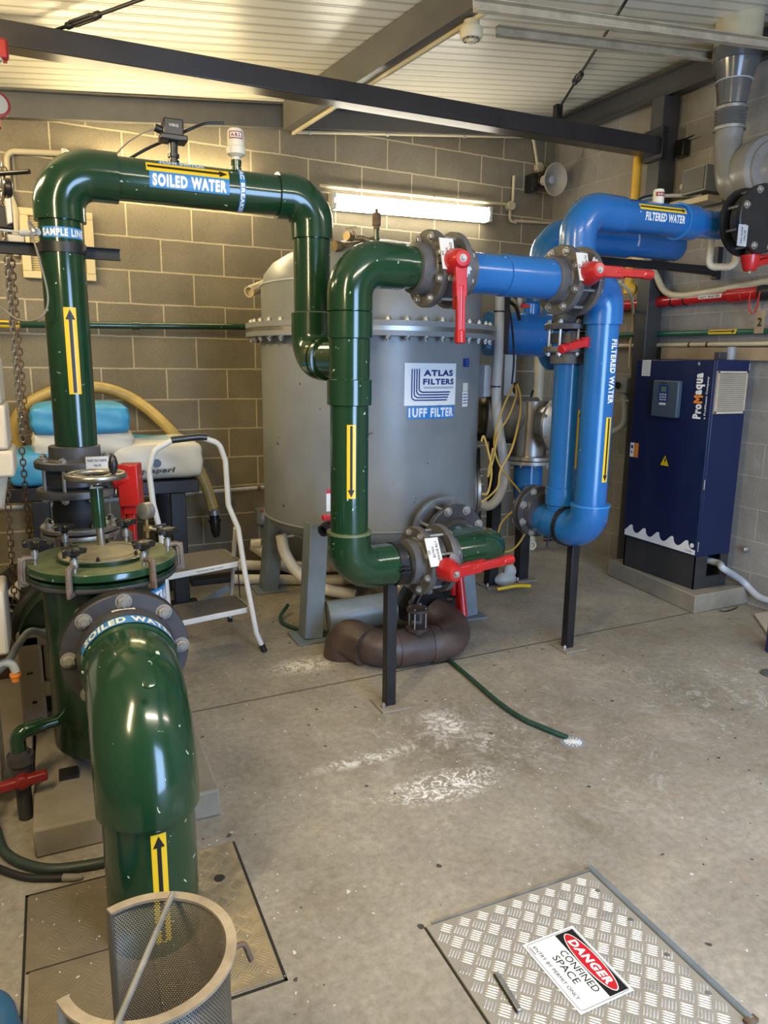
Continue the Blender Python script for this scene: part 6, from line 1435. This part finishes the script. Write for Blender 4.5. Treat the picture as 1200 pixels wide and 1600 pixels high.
# green garden hose under the tank to the floor drain
pts = [(1.18, 3.98, .05), (1.10, 3.86, .02), (1.12, 3.72, .012), (1.26, 3.50, .012), (1.45, 3.32, .012), (1.62, 3.18, .012), (1.70, 3.02, .012), (1.70, 2.84, .012), (1.69, 2.66, .012), (1.68, 2.48, .012), (1.69, 2.32, .012), (1.73, 2.20, .012), (1.765, 2.12, .010)]
single('garden_hose', 'dark green hose snaking from under the tank to the floor drain', 'hose', MB().tube(spline([V(*p) for p in pts], 8), .011, 12), 'hose_green')
p = V(1.775, 2.095, .0); t = thing('floor_drain', 'small white slotted drain rosette in the floor at the end of the green hose', 'drain', p)
mb = MB()
for k in range(14): a = 2*pi*k/14; mb.box(p+V(.022*cos(a), .022*sin(a), .003), (.026, .003, .004), (cos(a), sin(a), 0), (-sin(a), cos(a), 0))
mb.lathe(p, (0, 0, 1), [(.001, .012), (.006, .012), (.006, 0)], 16); build('grate', mb, 'sticker_white', t)
build('recess', MB().lathe(p, (0, 0, 1), [(.0005, .05), (.0012, .05), (.0012, 0)], 24), 'grey_plastic', t)
mb = MB(); mb.tube(spline([aty(-40, 1215, 2.35), V(-.26, 2.34, .03), V(-.22, 2.20, .016), V(-.12, 2.09, .016), V(.0, 2.055, .016), V(.12, 2.05, .016)], 8), .015, 14); single('garden_hose', 'thick dark green hose curving over the floor at the lower left', 'hose', mb, 'hose_dark')
t = thing('black_hose', 'black hose with a pale taped end below the thick green hose', 'hose', (-.2, 2.1, 0))
pp = [V(-.34, 2.28, .012), V(-.25, 2.16, .012), V(-.17, 2.08, .011), V(-.10, 2.045, .011), V(-.06, 2.03, .011)]
build('hose', MB().tube(spline(pp, 8), .0105, 12), 'rubber', t); build('taped_end', MB().tube([V(-.07, 2.034, .011), V(-.04, 2.022, .010), V(-.02, 2.018, .008)], [.011, .011, .006], 12), 'rope_grey', t)

# ------------------------------------------------------------------ floor plates
def tread(mb, x0, y0, x1, y1, z, cell=.039, L=.031, w=.0052, h=.0014, holes=(), ang=45, m=0):
    ca, sa = cos(radians(ang)), sin(radians(ang)); n = int(max(x1-x0, y1-y0)/cell*1.5)+4; cx, cy = (x0+x1)/2, (y0+y1)/2
    for i in range(-n, n):
        for j in range(-n, n):
            for k in range(5):
                u0 = (i+.5)*cell; v0 = (j+.5)*cell; o = (k-2)*cell/5.2
                if (i+j) % 2: u, v = u0, v0+o; du, dv = 1, 0
                else: u, v = u0+o, v0; du, dv = 0, 1
                X = cx+u*ca-v*sa; Y = cy+u*sa+v*ca
                if not (x0+.015 < X < x1-.015 and y0+.015 < Y < y1-.015): continue
                if any(hx0 < X < hx1 and hy0 < Y < hy1 for hx0, hy0, hx1, hy1 in holes): continue
                dx, dy = du*ca-dv*sa, du*sa+dv*ca; nx, ny = -dy, dx; P = V(X, Y, z); d = V(dx, dy, 0)*L/2; q = V(nx, ny, 0)*w/2
                vs = [P-d, P-d*.6+q, P+d*.6+q, P+d, P+d*.6-q, P-d*.6-q, P-d*.55+V(0, 0, h), P+d*.55+V(0, 0, h)]
                mb.add(vs, [(0, 6, 1), (1, 6, 7, 2), (2, 7, 3), (3, 7, 4), (4, 7, 6, 5), (5, 6, 0)], m)
def plate_mat(name, base, dirt, metal, r0, r1, amt):
    m, t_, b = nt(name); p = pos(t_); f = ramp(t_, noise(t_, p, 9, 7, .7, .5), .35, .7)
    c = mix(t_, mix(t_, 1, f, (amt,)*3, 'MULTIPLY'), base, dirt); t_.links.new(c, b.inputs['Base Color'])
    r = t_.nodes.new('ShaderNodeMapRange'); t_.links.new(f, r.inputs[0]); r.inputs[3].default_value = r0; r.inputs[4].default_value = r1; t_.links.new(r.outputs[0], b.inputs['Roughness'])
    mm = t_.nodes.new('ShaderNodeMapRange'); t_.links.new(f, mm.inputs[0]); mm.inputs[3].default_value = metal; mm.inputs[4].default_value = metal*.3; t_.links.new(mm.outputs[0], b.inputs['Metallic'])
    M[name] = m
plate_mat('plate_clean', (.36, .325, .27), (.30, .27, .22), .35, .42, .6, 1)
plate_mat('tread_clean', (.70, .70, .70), (.55, .53, .49), .8, .32, .5, .6)
plate_mat('plate_worn', (.34, .28, .18), (.17, .135, .085), .5, .34, .7, 1)
plate_mat('plate_dirty', (.22, .18, .12), (.14, .11, .07), .25, .5, .8, 1)
t = thing('hatch_cover', 'aluminium tread plate hatch with the danger sign at the lower right', 'hatch', (1.07, 1.2, 0))
x0, x1, y0, y1 = .798, 1.337, .925, 1.465
mb = MB(); mb.bb((x0, y0, -.004), (x1, y1, .0045)); build('plate', mb, 'plate_clean', t, .0008)
mb = MB(); tread(mb, x0, y0, x1, y1, .0045, w=.0044); build('tread_pattern', mb, 'tread_clean', t, smooth=False)
mb = MB(); mb.bb((x0-.006, y0-.006, 0), (x0-.001, y1+.004, .001)); build('joint_gap', mb, 'rubber', t)
mb = MB(); mb.cyl((x1+.010, y0-.004, .004), (x1+.010, y1+.014, .004), .0095, 12); build('edge_bar', mb, 'steel_grey_paint', t)
mb = MB(); mb.bb((x0+.02, y1+.003, 0), (x1+.01, y1+.009, .006)); build('edge_lip', mb, 'alu_worn', t)
mb = MB(); mb.bb((x1-.012, y0-.012, .004), (x1+.022, y0+.004, .012)); build('corner_latch', mb, 'rusty', t)
h0 = V(.883, 1.261, .006); h1 = V(.874, 1.149, .006)
mb = MB(); mb.bar(h0+V(0, 0, .004), h1+V(0, 0, .004), .012, .008); build('lift_bar', mb, 'zinc', t, .002)
mb = MB(); mb.bar(h0+V(-.008, 0, 0), h1+V(-.008, 0, 0), .008, .002, (1, 0, 0)); build('handle_slot', mb, 'rubber', t)
for px_, py_ in ((985, 1437), (934, 1392), (1042, 1492), (1107, 1552)): q = atz(px_, py_, .005); mb = MB(); mb.lathe(q, (0, 0, 1), [(0, .008), (.0012, .007), (.0012, 0)], 12); build('screw', mb, 'zinc', t)
# the sign
so = V(1.075, 1.20, .0068); fm = fplane(so, (.02, -1, 0), (1, .02, 0), 0)
sg = thing('danger_sign', 'white, black and red danger confined space sign stuck on the hatch cover', 'sign', so)
W_, H_ = .224, .160
mb = MB(); mb.box(so+V(0, 0, -.0004), (.001, .001, .0004)); 
s = rect('sheet', fm, 0, 0, W_, H_, 'sticker_white', sg, grid=0)
def outline(u0, v0, u1, v1, r, wd, mat_):
    P = []
    for cx, cy, a0 in ((u1-r, v1-r, 0), (u0+r, v1-r, 90), (u0+r, v0+r, 180), (u1-r, v0+r, 270)):
        for k in range(6): a = radians(a0+18*k); P.append((cx+r*cos(a), cy+r*sin(a), cos(a), sin(a)))
    n = len(P); vs = [(x, y) for x, y, _, _ in P]+[(x-c*wd, y-s_*wd) for x, y, c, s_ in P]
    art('border_line', vs, [(i, (i+1) % n, n+(i+1) % n, n+i) for i in range(n)], fm, mat_, s, .0003, 0)
outline(-W_/2+.006, -H_/2+.006, W_/2-.006, H_/2-.006, .010, .0011, 'sticker_black')
rect('black_band', fm, 0, .0435, W_-.020, .056, 'sticker_black', s, .0004, 0)
el = lambda a, b, n=48: [(a*cos(2*pi*k/n), .0435+b*sin(2*pi*k/n)) for k in range(n)]
art('oval_border', el(.096, .0265), [tuple(range(48))], fm, 'sticker_white', s, .0006, 0)
art('red_oval', el(.093, .0238), [tuple(range(48))], fm, 'sticker_red', s, .0008, 0)
text('DANGER', fm, 0, .0435, .148, .024, 'sticker_white', s, .0010, bold=.05, shear=.15, grid=0)
text('CONFINED', fm, .012, .000, .132, .0195, 'sticker_black', s, .0006, bold=.0, grid=0)
text('SPACE', fm, -.004, -.027, .088, .0195, 'sticker_black', s, .0006, bold=.0, grid=0)
text('ENTRY BY PERMIT ONLY', fm, -.008, -.056, .172, .0095, 'sticker_black', s, .0006, bold=-.005, grid=0)
rect('print_line', fm, -.085, -.068, .025, .0018, 'sticker_black', s, .0006, 0)
# left hatch in pieces round the big pipe
t = thing('hatch_cover', 'worn bronze tread plate hatch right of the big green pipe at the lower left', 'hatch', (.29, 1.74, 0))
mb = MB(); mb.bb((.13, 1.462, -.004), (.408, 2.008, .0045)); build('plate', mb, 'plate_worn', t, .0008)
mb = MB(); tread(mb, .13, 1.462, .408, 2.008, .0045, h=.0012, holes=((0, 1.6, .27, 1.9),)); build('tread_pattern', mb, 'plate_worn', t, smooth=False)
mb = MB(); mb.bb((.409, 1.45, 0), (.4165, 2.015, .0012)); mb.bb((.13, 1.449, 0), (.4165, 1.457, .0012)); build('joint_gap', mb, 'rubber', t)
mb = MB(); mb.lathe(atz(343, 1372, .005), (0, 0, 1), [(0, .016), (.001, .015), (.001, 0)], 16); build('lift_hole', mb, 'rubber', t)
t = thing('hatch_cover', 'dull brown floor plate behind the seam, left of the big green pipe', 'hatch', (-.02, 1.86, 0))
mb = MB(); mb.bb((-.158, 1.722, -.004), (.128, 2.000, .0042)); build('plate', mb, 'plate_dirty', t, .0008)
mb = MB(); tread(mb, -.158, 1.722, .128, 2.0, .0042, h=.0009, cell=.05, L=.034); build('tread_pattern', mb, 'plate_dirty', t, smooth=False)
mb = MB(); mb.bb((-.1665, 1.2, 0), (-.160, 2.01, .0012)); mb.bb((-.1665, 2.002, 0), (.128, 2.010, .0012)); build('joint_gap', mb, 'rubber', t)
t = thing('hatch_cover', 'dull brown floor plate at the lower left under the perforated basket', 'hatch', (.0, 1.4, 0))
mb = MB(); mb.bb((-.150, 1.0, -.004), (.128, 1.716, .0042)); build('plate', mb, 'plate_dirty', t, .0008)
mb = MB(); tread(mb, -.15, 1.0, .128, 1.716, .0042, h=.0007, cell=.05, L=.034); build('tread_pattern', mb, 'plate_dirty', t, smooth=False)
mb = MB(); mb.bb((-.158, 1.7165, 0), (.12, 1.7215, .0012)); build('joint_gap', mb, 'rubber', t)

# perforated half basket
BC = V(.082, 1.153, 0); BRr = .137; BH = .45
t = thing('strainer_basket', 'upright cut-open perforated steel basket in front of the big pipe, bar across its top', 'basket', (BC.x, BC.y, 0))
pa = atz(167, 1420, BH); pb = atz(92, 1562, BH)
a0 = math.atan2(pa.y-BC.y, pa.x-BC.x); a1 = math.atan2(pb.y-BC.y, pb.x-BC.x)
if a1 > a0: a1 -= 2*pi
nseg = 72
def arcp(r, f): a = a0+(a1-a0)*f; return V(BC.x+r*cos(a), BC.y+r*sin(a), 0)
bm = bmesh.new(); uvl = bm.loops.layers.uv.new('UVMap'); org = worigin(t); cols = []
for i in range(nseg+1):
    p = arcp(BRr, i/nseg); s_ = abs(a1-a0)*BRr*i/nseg; cols.append((bm.verts.new(p+V(0, 0, .006)-org), bm.verts.new(p+V(0, 0, BH-.004)-org), s_))
for i in range(nseg):
    A_, B_ = cols[i], cols[i+1]; f_ = bm.faces.new((A_[0], B_[0], B_[1], A_[1])); f_.smooth = True
    for l, uv in zip(f_.loops, ((A_[2], 0), (B_[2], 0), (B_[2], BH), (A_[2], BH))): l[uvl].uv = uv
me = bpy.data.meshes.new('perforated_wall'); bm.to_mesh(me); bm.free(); me.materials.append(M['perforated']); o = bpy.data.objects.new('perforated_wall', me); C.objects.link(o); o.parent = t
sm = o.modifiers.new('solid', 'SOLIDIFY'); sm.thickness = .0012
def arcband(r0, r1, z0, z1):
    mb = MB(); vs = []; fs = []
    for i in range(nseg+1):
        for r_, z_ in ((r0, z0), (r1, z0), (r1, z1), (r0, z1)): p = arcp(r_, i/nseg); vs.append(V(p.x, p.y, z_))
    for i in range(nseg):
        for j in range(4): fs.append((i*4+j, i*4+(j+1) % 4, (i+1)*4+(j+1) % 4, (i+1)*4+j))
    fs += [(0, 3, 2, 1), (nseg*4, nseg*4+1, nseg*4+2, nseg*4+3)]
    return mb.add(vs, fs)
build('top_rim', arcband(BRr-.004, BRr+.014, BH-.006, BH), 'basket_rim', t)
build('bottom_rim', arcband(BRr-.002, BRr+.003, 0, .02), 'alu_worn', t)
for f_ in (0, 1):
    p = arcp(BRr+.004, f_); dr = (arcp(BRr+.014, f_)-arcp(BRr-.004, f_)); mb = MB(); mb.box(V(p.x, p.y, BH/2), (.020, .004, BH-.002), dr, V(-dr.y, dr.x, 0)); build('edge_strip', mb, 'mid_panel' if f_ == 0 else 'alu_worn', t)
ra_ = atz(270, 1396, BH+.008); rb_ = atz(183, 1600, BH+.008); rb_ = ra_+(rb_-ra_)*1.0
build('lift_bar', MB().cyl(ra_, rb_+(rb_-ra_)*.06, .0055, 14), 'alu_worn', t)
k0 = atz(360, 1456, .33)
hp = V(BC.x+BRr+.002, BC.y+.07, .36); hp = atz(352, 1458, .40)
ang_ = math.atan2(hp.y-BC.y, hp.x-BC.x); s0_ = V(BC.x+BRr*cos(ang_), BC.y+BRr*sin(ang_), .36)
mb = MB(); mb.tube(fillet([s0_, s0_+V(.050, .012, .0), s0_+V(.062, .008, -.04)], .012, 6), .0055, 12); build('side_hook', mb, 'rusty', t)
for px_, py_ in ((349, 1560), (356, 1575), (346, 1548)): q = atz(px_, py_, .02)
# blue elbow at the lower left corner
t = thing('blue_elbow', 'blue plastic pipe elbow lying at the lower left corner', 'elbow', (-.19, 1.45, 0))
e0 = V(-.42, 1.64, .045); e1 = V(-.215, 1.60, .045); e2 = V(-.185, 1.48, .042)
build('elbow', MB().tube(fillet([e0, e1, e2], .05, 10), .038, 28), 'blue_cap', t)
build('pipe', MB().tube([e2+V(-.008, .03, 0), e2+V(.03, -.20, -.01)], .032, 28), 'blue_cap', t)
# paint flakes on the floor (uncountable crumbs)
random.seed(3); mb = MB()
for k in range(260):
    if k < 130: x = random.uniform(-.35, .5); y = random.uniform(1.3, 2.4)
    elif k < 200: x = random.gauss(1.25, .35); y = random.gauss(2.1, .3)
    else: x = random.uniform(.5, 2.6); y = random.uniform(1.2, 3.2)
    s_ = random.uniform(.0012, .0038); a = random.uniform(0, pi); z = .0012+(.0045 if -.16 < x < .41 and y < 2.0 else 0)
    if .79 < x < 1.35 and y < 1.48: continue
    if (x+.0-.148)**2+(y-1.745)**2 < .015 or (-.15 < x < .41 and 2.15 < y): continue
    mb.box((x, y, z), (s_*random.uniform(1, 2.4), s_, .0016), (cos(a), sin(a), 0), (-sin(a), cos(a), 0))
single('paint_flakes', 'scattered white paint flakes and crumbs on the floor', 'debris', mb, 'dirt_white', kind='stuff')
